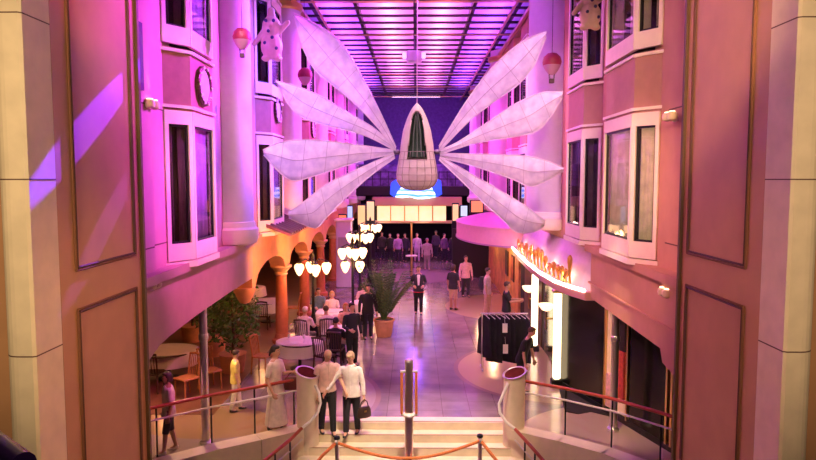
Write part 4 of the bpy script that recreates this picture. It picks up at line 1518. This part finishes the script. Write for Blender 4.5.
def person(label, loc, face, h, top, bottom, hair=None, hair_style='short', skin=SKIN, sleeve='long', legs='trousers',
           arms=None, stride=0., sit=False, lean=0., head=(0., 0.), voxel=.016, near=False, shoes=(.02, .018, .02), female=False, extra=None, group=None):
    """face: heading, 0 = towards the camera (-Y).  arms: ((elbow),(wrist)) offsets per side (right, left) as fractions of height from the shoulder"""
    t = thing('person', loc, label, 'person', group, face)
    k = h
    zoff = 0.
    if sit:
        zoff = -.53 * k + .50
    sw = .098 if female else .112
    body, shirt, trou = MB(), MB(), MB()

    def S(z):   # spine offset with lean
        f = max(0, (z - .53)) / .4
        return V((0, -lean * k * f * .4, z * k + zoff))
    rings = [(.47, .085, .06), (.53, .098 if female else .092, .066), (.60, .078 if female else .084, .058), (.66, .082 if female else .09, .062), (.73, .092 if female else .1, .068), (.785, sw * .98, .06), (.815, sw * .8, .05), (.838, .05, .042)]
    body.loft([(S(z), a * k * .93, b * k * .93) for z, a, b in rings], 16)
    neck0, neck1 = S(.82), S(.885) + V((0, -.008 * k, 0))
    body.cap(neck0, neck1, .034 * k, .031 * k)
    yawh, pit = head
    R = Matrix.Rotation(yawh, 3, 'Z') @ Matrix.Rotation(pit, 3, 'X')
    hc = S(.93) + V((0, -.012 * k - pit * .02, 0))

    def hp(x, y, z):
        return hc + R @ V((x * k, y * k, z * k))
    body.ell(hc, (.043 * k, .053 * k, .058 * k), 14, 10, R)
    body.ell(hp(0, -.018, -.036), (.031 * k, .033 * k, .03 * k), 12, 8, R)
    body.cap(hp(0, -.050, .004), hp(0, -.057, -.012), .0055 * k, .0075 * k, 8)
    body.cap(hp(-.012, -.047, -.034), hp(.012, -.047, -.034), .006 * k, .006 * k, 8)
    for sx in (-1, 1):
        body.ell(hp(sx * .044, .004, -.004), (.007 * k, .013 * k, .018 * k), 8, 6, R)
    # legs
    hip = {}
    for i, sx in enumerate((-1, 1)):
        hp0 = V((sx * .05 * k, 0, .51 * k + zoff))
        if sit:
            kn = hp0 + V((sx * .02 * k, -.24 * k, -.01 * k))
            an = kn + V((0, .02 * k, -(kn.z - .05 * k)))
        else:
            sg = stride * sx
            kn = V((sx * .052 * k, -sg * .5 * k - .012 * k, .285 * k))
            an = V((sx * .055 * k, -sg * k + max(0, -sg) * .1, .045 * k))
        hip[sx] = (hp0, kn, an)
        body.cap(hp0, kn, .05 * k, .032 * k)
        mid = kn.lerp(an, .3)
        body.cap(kn, mid, .031 * k, .033 * k)
        body.cap(mid, an, .032 * k, .021 * k)
        body.cap(an, an + V((0, -.07 * k, -.022 * k)), .02 * k, .016 * k)
        if legs in ('trousers', 'shorts'):
            e = an if legs == 'trousers' else kn.lerp(an, .12)
            pp = [hp0 + V((0, 0, .03 * k)), hp0.lerp(kn, .5), kn, e + V((0, 0, .0))]
            rr = [.058 * k, .052 * k, .042 * k, .034 * k if legs == 'trousers' else .046 * k]
            trou.tube(pp, rr, 12)
        shoe = MB()
        shoe.ell(an + V((0, -.038 * k, -.028 * k)), (.026 * k, .072 * k, .018 * k), 12, 8).ell(an + V((0, .0, -.012 * k)), (.024 * k, .03 * k, .03 * k), 10, 6)
        remesh(shoe, 'shoe', mat('shoe_%.2f_%.2f' % (shoes[0], shoes[1]), shoes, .4), t, max(.009, voxel * .7), 2)
    if legs in ('trousers', 'shorts'):
        trou.loft([(S(z), a * k, b * k) for z, a, b in ((.455, .09, .066), (.5, .1, .072), (.55, .1, .073), (.585, .092, .068))], 16)
    elif legs in ('skirt', 'long_skirt'):
        z0 = .30 if legs == 'skirt' else .08
        if sit:
            trou.cap(hip[-1][0], hip[-1][1], .065 * k, .05 * k).cap(hip[1][0], hip[1][1], .065 * k, .05 * k)
            trou.loft([(S(z), a * k, b * k) for z, a, b in ((.47, .1, .075), (.585, .085, .064))], 16)
        else:
            trou.loft([(V((0, -.01 * k, z * k)), a * k, b * k) for z, a, b in ((z0, .12 if legs == 'skirt' else .15, .10 if legs == 'skirt' else .13), (.42, .112, .085), (.5, .105, .078), (.585, .083, .062))], 20)
    # arms and hands
    arms = arms or (((-.035, .0, -.165), (-.045, -.03, -.31)), ((.035, .0, -.165), (.045, -.03, -.31)))
    for sx, (eo, wo) in zip((-1, 1), arms):
        sh = S(.795) + V((sx * sw * k, 0, 0))
        el = sh + V(eo) * k
        wr = sh + V(wo) * k
        body.cap(sh + V((-sx * .008 * k, 0, -.006 * k)), el, .026 * k, .021 * k)
        body.cap(el, el.lerp(wr, .35), .023 * k, .023 * k)
        body.cap(el.lerp(wr, .35), wr, .023 * k, .0155 * k)
        d = (wr - el).normalized()
        side = d.cross(V((sx, 0, 0)))
        if side.length < .1:
            side = V((0, -1, 0))
        side = (side - d * side.dot(d)).normalized()
        if side.y > 0:
            side = -side
        nrm = d.cross(side).normalized()
        if nrm.x * sx > 0:
            nrm = -nrm       # palm normal towards the body
        pc = wr + d * .028 * k
        body.cap(wr, wr + d * .05 * k, .015 * k, .02 * k)
        fr = .0062 * k if near else .0075 * k
        body.cap(wr + d * .04 * k - side * .014 * k, wr + d * .04 * k + side * .014 * k, .013 * k, .013 * k, 8)
        for q, (so, L) in enumerate(((-.019, .036), (-.0065, .046), (.0065, .05), (.019, .044))):
            b0 = wr + d * .05 * k + side * so * k * (1 if near else 1.15)
            m1 = b0 + (d * .9 + nrm * .35).normalized() * L * .55 * k
            m2 = m1 + (d * .6 + nrm * .8).normalized() * L * .45 * k
            body.cap(b0, m1, fr, fr * .95, 8)
            body.cap(m1, m2, fr * .95, fr * .8, 8)
        th0 = wr + d * .022 * k + side * .016 * k
        th1 = th0 + (d * .6 + side * .75 + nrm * .2).normalized() * .028 * k
        th2 = th1 + (d * .9 + side * .2 + nrm * .4).normalized() * .02 * k
        body.cap(th0, th1, fr * 1.15, fr, 8).cap(th1, th2, fr, fr * .8, 8)
        if sleeve == 'long':
            shirt.tube([sh, sh.lerp(el, .5), el, el.lerp(wr, .5), el.lerp(wr, .93)], [.031 * k, .032 * k, .029 * k, .026 * k, .0225 * k], 12)
        elif sleeve == 'short':
            shirt.tube([sh, sh.lerp(el, .5), sh.lerp(el, .85)], [.032 * k, .034 * k, .034 * k], 12)
        shirt.ell(sh + V((-sx * .012 * k, 0, -.008 * k)), (.034 * k, .034 * k, .032 * k), 10, 8)
    zlow = .50 if top[3] == 'in' else .46
    shirt.loft([(S(zlow), .112 * k, .085 * k), (S(.53), .108 * k, .079 * k), (S(.60), (.09 if female else .097) * k, .071 * k), (S(.66), .097 * k, .073 * k), (S(.73), (.102 if female else .108) * k, .076 * k), (S(.782), sw * .99 * k, .066 * k), (S(.808), sw * .80 * k, .057 * k), (S(.826), sw * .55 * k, .048 * k), (S(.838), .044 * k, .042 * k)], 18)
    remesh(body, 'body', skin, t, voxel if not near else .0095, 3)
    so = remesh(shirt, 'shirt', clothm('cloth_%.2f_%.2f_%.2f' % top[:3], top[:3]), t, voxel, 3)
    if near:
        # collar and button placket
        for sx in (-1, 1):
            c0 = S(.842)
            top_ = [c0 + V((sx * .040 * k * math.sin(a), -.040 * k * math.cos(a), .004 * k)) for a in [PI * q / 8 for q in range(9)]]
            bot_ = [c0 + V((sx * (.052 * k * math.sin(a) + .012 * k * (q == 0)), -.053 * k * math.cos(a), -.010 * k - .022 * k * max(0, 1 - q / 3))) for q, a in enumerate([PI * q / 8 for q in range(9)])]
            MB().strip(top_, bot_, (0, 0, -.004 * k)).build('collar', so.data.materials[0], so, smooth=True)
        mb = MB()
        mb.tube([S(z) + V((0, -b_ * k, 0)) for z, b_ in ((.50, .083), (.60, .074), (.66, .076), (.73, .079), (.785, .071), (.82, .06))], .006 * k, 6)
        mb.build('placket', so.data.materials[0], so)
    trn = {'trousers': 'trousers', 'shorts': 'shorts', 'skirt': 'skirt', 'long_skirt': 'skirt'}[legs]
    remesh(trou, trn, clothm('cloth_%.2f_%.2f_%.2f' % bottom, bottom), t, voxel, 3)
    if hair is not None:
        hm = mat('hair_%.2f_%.2f_%.2f' % hair, hair, .6, noise=.25, nscale=40)
        hb = MB()
        hb.ell(hp(0, .013, .016), (.0475 * k, .052 * k, .054 * k), 14, 10, R)
        hb.ell(hp(0, -.018, .043), (.038 * k, .035 * k, .02 * k), 12, 8, R)
        for sx in (-1, 1):
            hb.ell(hp(sx * .038, .006, .012), (.013 * k, .026 * k, .03 * k), 10, 8, R)
        if hair_style == 'long':
            hb.cap(hp(0, .04, .0), hp(0, .052, -.085), .04 * k, .03 * k)
        if hair_style == 'bob':
            hb.cap(hp(0, .03, .0), hp(0, .035, -.045), .045 * k, .034 * k)
            for sx in (-1, 1):
                hb.cap(hp(sx * .04, .01, .01), hp(sx * .041, .008, -.04), .015 * k, .013 * k)
        if hair_style == 'tail':
            hb.cap(hp(0, .055, .02), hp(0, .085, -.06), .018 * k, .012 * k)
        remesh(hb, 'hair', hm, t, max(.010, voxel * .8), 2)
    if voxel < .02:
        for sx in (-1, 1):
            e = MB().ell(hp(sx * .0165, -.0465, .004), (.0068 * k, .0055 * k, .005 * k), 10, 8, R).build('eye', mat('eye_white', (.85, .8, .78), .2), t)
            MB().ell(hp(sx * .0165, -.0512, .003), (.0032 * k, .0018 * k, .0034 * k), 8, 6, R).build('iris', mat('iris', (.05, .03, .02), .2), e)
            MB().cap(hp(sx * .009, -.05, .0145), hp(sx * .025, -.046, .0145), .0026 * k, .002 * k, 6).build('eyebrow', mat('brow', (.22, .13, .08), .7), t)
        MB().cap(hp(-.0125, -.0525, -.033), hp(.0125, -.0525, -.033), .0035 * k, .0035 * k, 6).build('mouth', mat('lips', (.45, .16, .13), .5), t)
    return t, hp, S


def col(*c, tuck='out'):
    return (*c, tuck)


# --- the couple on the stairs
HALF = -.15
cp, _, _ = person('bald man in a pale pink shirt and dark trousers, walking beside the woman in white', P(327.5, 438, 12.85), .35, 1.80, col(.80, .52, .46, tuck='in'), (.02, .018, .025), None, stride=.06, sleeve='short', near=True, voxel=.013, head=(.25, .45), lean=.12,
       arms=(((-.022, .02, -.165), (-.018, -.04, -.31)), ((.03, -.03, -.165), (.06, -.12, -.275))))
cp.location.z = HALF
wm, _, _ = person('grey blonde woman in a white blouse and dark trousers, carrying a dark handbag', P(352, 441, 12.84), -.15, 1.74, col(.92, .82, .78), (.025, .02, .03), (.52, .36, .20), 'short', stride=-.06, near=True, voxel=.013, female=True, head=(-.25, .5), lean=.08,
       arms=(((-.10, -.03, -.145), (-.17, -.10, -.255)), ((.04, .0, -.17), (.055, -.02, -.315))))
wm.location.z = HALF
# handbag in her left hand
hbp = wm.matrix_basis @ V(((.098 + .055) * 1.74, -.06 * 1.74, .795 * 1.74 - .40 * 1.74))
hb = thing('handbag', (hbp.x + .02, hbp.y - .03, hbp.z - .27), 'dark brown handbag hanging from the hand of the woman in white', 'handbag', rz=.5)
LEATH = mat('dark_leather', (.05, .025, .02), .4, noise=.2)
MB().loft([((0, 0, 0), .13, .05), ((0, 0, .03), .155, .065), ((0, 0, .16), .14, .055), ((0, 0, .22), .11, .03)], 16).build('bag_body', LEATH, hb)
MB().tube([(.09, 0, .2), (.06, 0, .32), (0, 0, .36), (-.06, 0, .32), (-.09, 0, .2)], .011, 8).build('strap', LEATH, hb)
MB().box((0, -.06, .14), (.05, .012, .035)).build('clasp', BRASS, hb)

# --- others: label, (px,py on floor), heading, height, ...
def on_floor(px, py, z=0.):
    p = PZ(px, py, z)
    return V((p.x, p.y, z))


wb, _, _ = person('woman in white with dark tied hair carrying a maroon bag behind the left railing', on_floor(276, 430), 1.2, 1.74, col(.88, .72, .68), (.80, .66, .62), (.03, .02, .02), 'tail', legs='long_skirt', sleeve='short', female=True, stride=.05, voxel=.015,
       arms=(((-.04, .02, -.165), (-.05, -.06, -.30)), ((.03, -.03, -.16), (.03, -.15, -.13))))
hp_ = wb.location
b2 = thing('shoulder_bag', (hp_.x + .34, hp_.y + .11, .80), 'maroon shoulder bag held by the woman in white behind the left railing', 'handbag', rz=.2)
MAR = mat('maroon_leather', (.16, .03, .03), .45, noise=.2)
MB().loft([((0, 0, 0), .17, .05), ((0, 0, .04), .19, .07), ((0, 0, .2), .18, .06), ((0, 0, .26), .15, .03)], 16).build('bag_body', MAR, b2)
MB().tube([(.12, 0, .25), (.08, .0, .32), (0, 0, .36), (-.08, 0, .32), (-.12, 0, .25)], .012, 8).build('strap', MAR, b2)
person('child in a yellow top and pale trousers behind the left railing', on_floor(236, 411), 1.9, 1.36, col(.80, .62, .16), (.80, .70, .62), (.05, .025, .015), 'short', sleeve='short', stride=.07, voxel=.015, head=(.2, .25))
person('woman in a grey striped top and shorts behind the left railing', on_floor(170, 452), -1.0, 1.52, col(.78, .64, .62), (.05, .04, .045), (.05, .03, .02), 'bob', sleeve='short', legs='shorts', female=True, stride=.08, voxel=.015, skin=SKIN2, shoes=(.7, .6, .55))

jk, _, jS = person('woman in a black jacket and white shirt walking up the middle of the floor', on_floor(418.5, 314), 0., 1.84, col(.025, .02, .025), (.02, .016, .02), (.05, .03, .025), 'long', stride=.04, female=True, voxel=.017,
       arms=(((-.05, .02, -.15), (-.0, -.10, -.20)), ((.05, .02, -.15), (.0, -.10, -.20))))
jb = [c for c in jk.children if c.name.startswith('shirt')][0]
jb['label'] = 'black jacket'
mb = MB()
mb.loft([(jS(.60) + V((0, -.118, 0)), .035, .022), (jS(.70) + V((0, -.125, 0)), .05, .025), (jS(.79) + V((0, -.112, 0)), .06, .025), (jS(.815) + V((0, -.09, 0)), .05, .02)], 12)
mb.build('shirt_front', WHITEP, jk)
MB().loft([(jS(.452), .208, .158), (jS(.468), .21, .16)], 24).build('red_hem', mat('red_trim_cloth', (.55, .02, .03), .7), jk)
person('woman in a black top and tan shorts standing beside the pink shirted person', on_floor(453, 310), 2.6, 1.78, col(.02, .016, .02), (.62, .40, .26), (.05, .03, .025), 'bob', sleeve='short', legs='shorts', female=True, voxel=.017, skin=SKIN2)
person('person in a pink top and dark trousers under the edge of the pink awning', on_floor(465.5, 297), .3, 1.80, col(.80, .46, .52), (.03, .02, .03), (.10, .06, .05), 'short', voxel=.018, stride=.04)
bp_, _, _ = person('person in tan trousers and a pale shirt with a black backpack on the right', on_floor(487, 316), 1.2, 1.80, col(.66, .50, .46), (.66, .40, .26), (.05, .03, .02), 'short', voxel=.017, stride=.03, sleeve='short')
bk = thing('backpack', bp_.location + V((.14, .12, 1.0)), 'black backpack on the person in tan trousers', 'backpack', rz=1.2)
bk.location = bp_.matrix_basis @ V((0, .20, 1.0))
MB().loft([((0, 0, 0), .15, .08), ((0, 0, .06), .17, .11), ((0, .0, .3), .16, .11), ((0, 0, .45), .1, .07)], 14).build('pack', mat('black_nylon', (.015, .015, .018), .6), bk)
MB().ell((0, .1, .15), (.1, .05, .1), 10, 8).build('pocket', mat('black_nylon', (.015, .015, .018), .6), bk)
person('man in a black t-shirt with arms raised before the lit shop door', on_floor(506, 337), 1.4, 1.80, col(.015, .014, .016), (.02, .018, .02), (.06, .03, .02), 'short', sleeve='short', voxel=.016, skin=SKIN2,
       arms=(((-.03, -.08, -.14), (.0, -.22, -.12)), ((.03, -.08, -.14), (.0, -.22, -.13))))
person('person in black bending beside the clothes rack behind the right bollard', on_floor(521, 393), 1.0, 1.62, col(.014, .013, .015), (.02, .018, .02), (.12, .05, .03), 'short', sleeve='short', voxel=.015, lean=.35, head=(.2, .3))
person('person in a beige coat far down the promenade right of the brass pole', on_floor(427, 270), .1, 1.80, col(.50, .42, .36), (.30, .24, .22), (.45, .34, .42), 'short', voxel=.02, stride=.05)
# distant crowd
CROWD = [
    (390, 262, 0, (.02, .016, .02), (.02, .016, .02), (.03, .02, .02), 'tall person all in black at the left end of the far crowd'),
    (398, 263, .4, (.42, .24, .46), (.03, .02, .04), (.30, .18, .22), 'person in a violet top in the far crowd'),
    (405, 262, -.3, (.03, .02, .04), (.03, .02, .03), (.04, .03, .03), 'person in black close to the left of the brass pole'),
    (417, 262, .2, (.60, .40, .62), (.55, .38, .56), (.2, .12, .14), 'person in lavender right beside the brass pole'),
    (436, 258, -.5, (.10, .05, .18), (.03, .02, .05), (.28, .18, .3), 'person in indigo behind the beige coat'),
    (444, 262, .7, (.20, .08, .22), (.03, .02, .03), (.04, .02, .03), 'person in dark plum at the right of the far crowd'),
    (453, 262, .1, (.03, .02, .04), (.02, .02, .02), (.05, .03, .03), 'person in black at the right end of the far crowd'),
    (382, 260, .3, (.06, .04, .05), (.03, .02, .03), (.12, .07, .05), 'person in charcoal behind the palm'),
]
for px, py, f, tp, bt, hr, lab in CROWD:
    person(lab, on_floor(px, py), f, 1.78, col(*tp), bt, hr, 'short', voxel=.024, stride=.05, group='crowd at the far end')
# restaurant: waiters and seated diners
person('waiter in black standing by the second street lamp', on_floor(352, 366), .6, 1.74, col(.014, .012, .014), (.014, .012, .014), (.02, .015, .012), 'short', voxel=.017, arms=(((-.04, -.02, -.16), (-.0, -.14, -.19)), ((.03, .0, -.165), (.04, -.03, -.31))))
person('waiter in black standing left of the potted palm', on_floor(368, 339), .2, 1.76, col(.018, .013, .015), (.014, .012, .014), (.02, .015, .012), 'short', voxel=.017)
SEATED = [
    (-3.35, 22.2, .3, (.16, .22, .30), (.04, .03, .04), (.06, .03, .02), SKIN, 'diner in a blue shirt seated between two lamps', 'short'),
    (-2.78, 21.6, 0., (.82, .58, .52), (.2, .12, .1), (.72, .42, .16), SKIN, 'blonde diner in pale pink at the table between the lamps', 'bob'),
    (-3.25, 18.75, PI - .3, (.86, .62, .58), (.2, .15, .14), (.72, .60, .56), SKIN, 'white haired diner in a pale top seen from behind', 'short'),
    (-2.62, 18.9, PI + .2, (.88, .70, .64), (.1, .07, .07), (.10, .05, .03), SKIN, 'dark haired diner in a white top seen from behind', 'short'),
    (-2.1, 19.5, .1, (.80, .40, .30), (.1, .06, .05), (.48, .14, .05), SKIN2, 'red haired diner in a salmon top by the walkway', 'bob'),
    (-2.15, 17.25, PI - .1, (.02, .016, .018), (.02, .016, .018), (.02, .015, .012), SKIN2, 'dark haired diner in black seen from behind, close to the couple', 'short'),
    (-1.85, 23.3, 0., (.72, .46, .42), (.1, .06, .06), (.10, .05, .03), SKIN, 'diner in rose at the small table near the palm', 'short'),
]
for (x, y, f, tp, bt, hr, sk, lab, hs) in SEATED:
    person(lab, (x, y, .012 if x < -4.3 else 0), f, 1.72, col(*tp), bt, hr, hs, skin=sk, sit=True, sleeve='short', voxel=.016, lean=.1, female=(hs == 'bob'),
           arms=(((-.03, -.05, -.15), (.02, -.2, -.17)), ((.03, -.05, -.15), (-.02, -.2, -.17))))
    ch = chair(x + .02 * math.sin(f), y + .02, f, {'blue': 'dark'}.get('', '') or ('dark chair under the ' + lab.replace('seated ', '').replace('seen ', '')), DKWOOD)
    ch.location.z = 0

# clothes rack with black garments
t = thing('clothes_rack', (2.35, 16.9, 0), 'long clothes rack of black garments on the right before the shop', 'clothes rack')
for x in (-.58, .58):
    MB().tube([(x, 0, .05), (x, 0, 1.5)], .018, 8).build('upright', CHROME, t)
    MB().tube([(x, -.28, .04), (x, .28, .04)], .02, 8).build('foot', CHROME, t)
MB().tube([(-.62, 0, 1.5), (.62, 0, 1.5)], .018, 8).build('rail', CHROME, t)
BK = mat('black_garment', (.012, .011, .014), .85, noise=.3)
GNAMES = ['leftmost black garment on the rack', 'second black garment from the left on the rack', 'third black garment from the left on the rack', 'fourth black garment from the left on the rack', 'fifth black garment from the left, beside the white tag',
          'sixth black garment from the left on the rack', 'seventh black garment from the left on the rack', 'second black garment from the right end of the rack', 'rightmost black garment on the rack']
for k in range(9):
    x = -.52 + k * .13
    lng = 1.05 + .2 * ((k * 7) % 3) / 2
    g = thing('garment', (2.35 + x, 16.9, 1.46 - lng), GNAMES[k], 'garment', 'black garments on the rack', rz=.75 + .12 * ((k * 5) % 4))
    MB().loft([((0, 0, 0), .045, .25), ((.01, 0, lng * .5), .04, .21), ((0, 0, lng * .85), .045, .22), ((0, 0, lng * .96), .03, .12), ((0, 0, lng), .02, .04)], 18).build('cloth', BK, g)
    MB().tube([(0, -.18, lng * .93), (0, 0, lng + .01), (0, .18, lng * .93)], .012, 6).build('hanger', WHITEP, g)
    MB().tube([(0, 0, lng), (0, 0, lng + .045), (.0, .02, lng + .06)], .006, 5).build('hook', CHROME, g)
for x, z, lab in ((-.02, 1.05, 'white price card hanging at the middle of the rack'), (.0, .5, 'small white price card low on the rack')):
    t = thing('price_card', (2.35 + x, 16.60, z), lab, 'card', 'white price cards')
    MB().box((0, 0, .13), (.13, .006, .24)).build('card', WHITEP, t, smooth=False)
    MB().tube([(0, 0, .25), (0, .14, .42)], .004, 5).build('string', WHITEP, t)

# ================================================================== LIGHTS
# violet and magenta floods from the right roof edge, thrown back towards the viewer on to the left wall
for y, e, c in ((10.9, 6200, (.74, .04, 1)), (12.6, 8600, (.62, .06, 1)), (15.2, 11000, (.20, .10, 1)), (19, 8500, (.62, .07, 1)), (24, 12000, (.70, .07, 1)), (30, 13000, (1, .04, .9)), (36, 12000, (.8, .05, 1))):
    light('SPOT', (3.2, y + 4.5, 10.2), e, c, (-4, y, 6.9), .15, 37, .6)
# rosy and violet floods on to the right wall
for y, e, c in ((11, 900, (1, .36, .40)), (15.5, 1500, (1, .30, .55)), (20, 5000, (.95, .32, .75)), (26, 9000, (.95, .06, .9)), (32, 11000, (.95, .04, .9)), (38, 11000, (.8, .05, 1))):
    light('SPOT', (-3.2, y + 4.5, 10.2), e, c, (4, y, 6.6), .15, 40, .7)
# warm floods from above the viewer along both walls: they catch the near facets of the bays
light('SPOT', (-1.5, 2.5, 7.5), 900, (1, .68, .24), (-3.8, 10.6, 6.2), .2, 21, .5)
light('SPOT', (1.5, 2.5, 7.5), 1900, (1, .62, .30), (3.8, 11.6, 6.0), .2, 30, .6)
# beams grazing the left pier
light('SPOT', (-2.6, 14.5, 10.3), 60000, (.15, .02, 1), (-3.6, 7.45, 5.75), .02, 2.6, .1)
light('SPOT', (-2.4, 14.5, 10.3), 12000, (.28, .06, 1), (-3.6, 7.6, 4.55), .02, 2.2, .3)
light('SPOT', (2.5, 9.6, 10.2), 900, (1, .06, .6), (-3.6, 7.6, 7.8), .05, 22, .5)
# ceiling coves: violet at the edges, pink up the middle
for x, c, e in ((-3.0, (.26, .04, 1), 900), (3.0, (.26, .04, 1), 900), (-1.0, (1, .22, .74), 480), (1.0, (1, .22, .74), 480)):
    light('AREA', (x, 29, 10.74), e, c, (x, 29, 11.3), .3, size_y=31)
# overall downlight on the promenade floor
for y, e, c in ((14.5, 2500, (1, .66, .66)), (19, 2900, (1, .62, .70)), (24, 3000, (1, .54, .78)), (29, 2900, (1, .46, .85)), (34, 2000, (.9, .40, 1)), (39, 1200, (1, .40, .9))):
    light('SPOT', (.5, y, 10.3), e, c, (.5, y - .3, 0), .3, 34, 1)
# spots on the sculpture
light('SPOT', (-2.6, 8.2, 10.0), 2500, (1, .60, .90), (-2.0, 14, 6.2), .1, 32, .7)
light('SPOT', (2.6, 8.2, 10.0), 2700, (1, .58, .82), (2.0, 14, 6.2), .1, 32, .7)
light('SPOT', (0, 9.0, 2.4), 300, (1, .62, .66), (0, 15, 5.6), .1, 50, .8)
# added warm fill near the viewer's landing, fixtures unseen (piers, columns, stairs)
light('SPOT', (-2.7, 1.2, 6.2), 950, (1, .74, .40), (-3.75, 6.0, 5.0), .3, 62, .8)
light('SPOT', (2.7, 1.2, 6.2), 800, (1, .72, .42), (3.75, 6.2, 5.0), .3, 62, .8)
light('SPOT', (1.0, 6.0, 6.0), 430, (1, .52, .20), (-3.6, 7.2, 2.4), .3, 56, 1)
light('SPOT', (-1.0, 6.0, 6.0), 150, (1, .46, .24), (3.6, 7.6, 2.8), .3, 60, 1)
light('SPOT', (0, 9.3, 7.8), 3600, (1, .77, .55), (0, 12.75, 0), .2, 34, .8)
light('AREA', (0, 3.0, 9.5), 30, (1, .70, .55), (0, 8, 3), 2, size_y=2)
# added fill spots that warm floor and people by the left railing
light('SPOT', (-4.7, 13.4, 3.0), 330, (1, .62, .34), (-4.2, 12.9, 0), .1, 110, .8)
light('SPOT', (-2.6, 10.6, 6.5), 420, (1, .66, .40), (-3.3, 13.2, .6), .1, 30, .8)
# restaurant warmth
for x, y, e in ((-6.4, 14.0, 45), (-8, 20, 26), (-6, 25, 30), (-6, 31, 34), (-6, 38, 34)):
    light('POINT', (x, y, 2.75), e, (1, .42, .16), size=.2)
for y in (16.2, 19.5, 23):
    light('SPOT', (-2.3, y - 1, 3.0), 320, (1, .34, .08), (-4.2, y + .5, 3.2), .1, 120, .9)
# shop warmth on the right
for x, y, e in ((3.1, 25.2, 60), (3.0, 30, 30), (3.35, 21.5, 20)):
    light('POINT', (x, y, 2.2), e, (1, .55, .26), size=.12)
light('SPOT', (2.4, 10.6, 6.5), 1000, (1, .72, .44), (3.5, 13.2, 0), .1, 34, .8)
# pools on the two lower fascias
light('SPOT', (3.0, 8.5, 9.8), 4200, (1, .14, .55), (-3.9, 11.6, 3.9), .1, 26, .8)
light('SPOT', (-3.0, 6.5, 9.4), 3000, (1, .42, .34), (3.9, 11.6, 3.9), .1, 28, .8)
# far bar
for x in (-2, 0.5, 3):
    light('POINT', (x, 38.6, 2.35), 30, (1, .6, .5), size=.2)
light('POINT', (0, 43, 7.5), 300, (.30, .10, 1), size=.4)

w = bpy.data.worlds.new('world')
scene.world = w
w.use_nodes = True
w.node_tree.nodes['Background'].inputs[0].default_value = (.50, .26, .42, 1)
w.node_tree.nodes['Background'].inputs[1].default_value = .02

scene.view_settings.view_transform = 'Standard'
scene.view_settings.look = 'None'
scene.view_settings.gamma = 1
scene.view_settings.exposure = 0.12
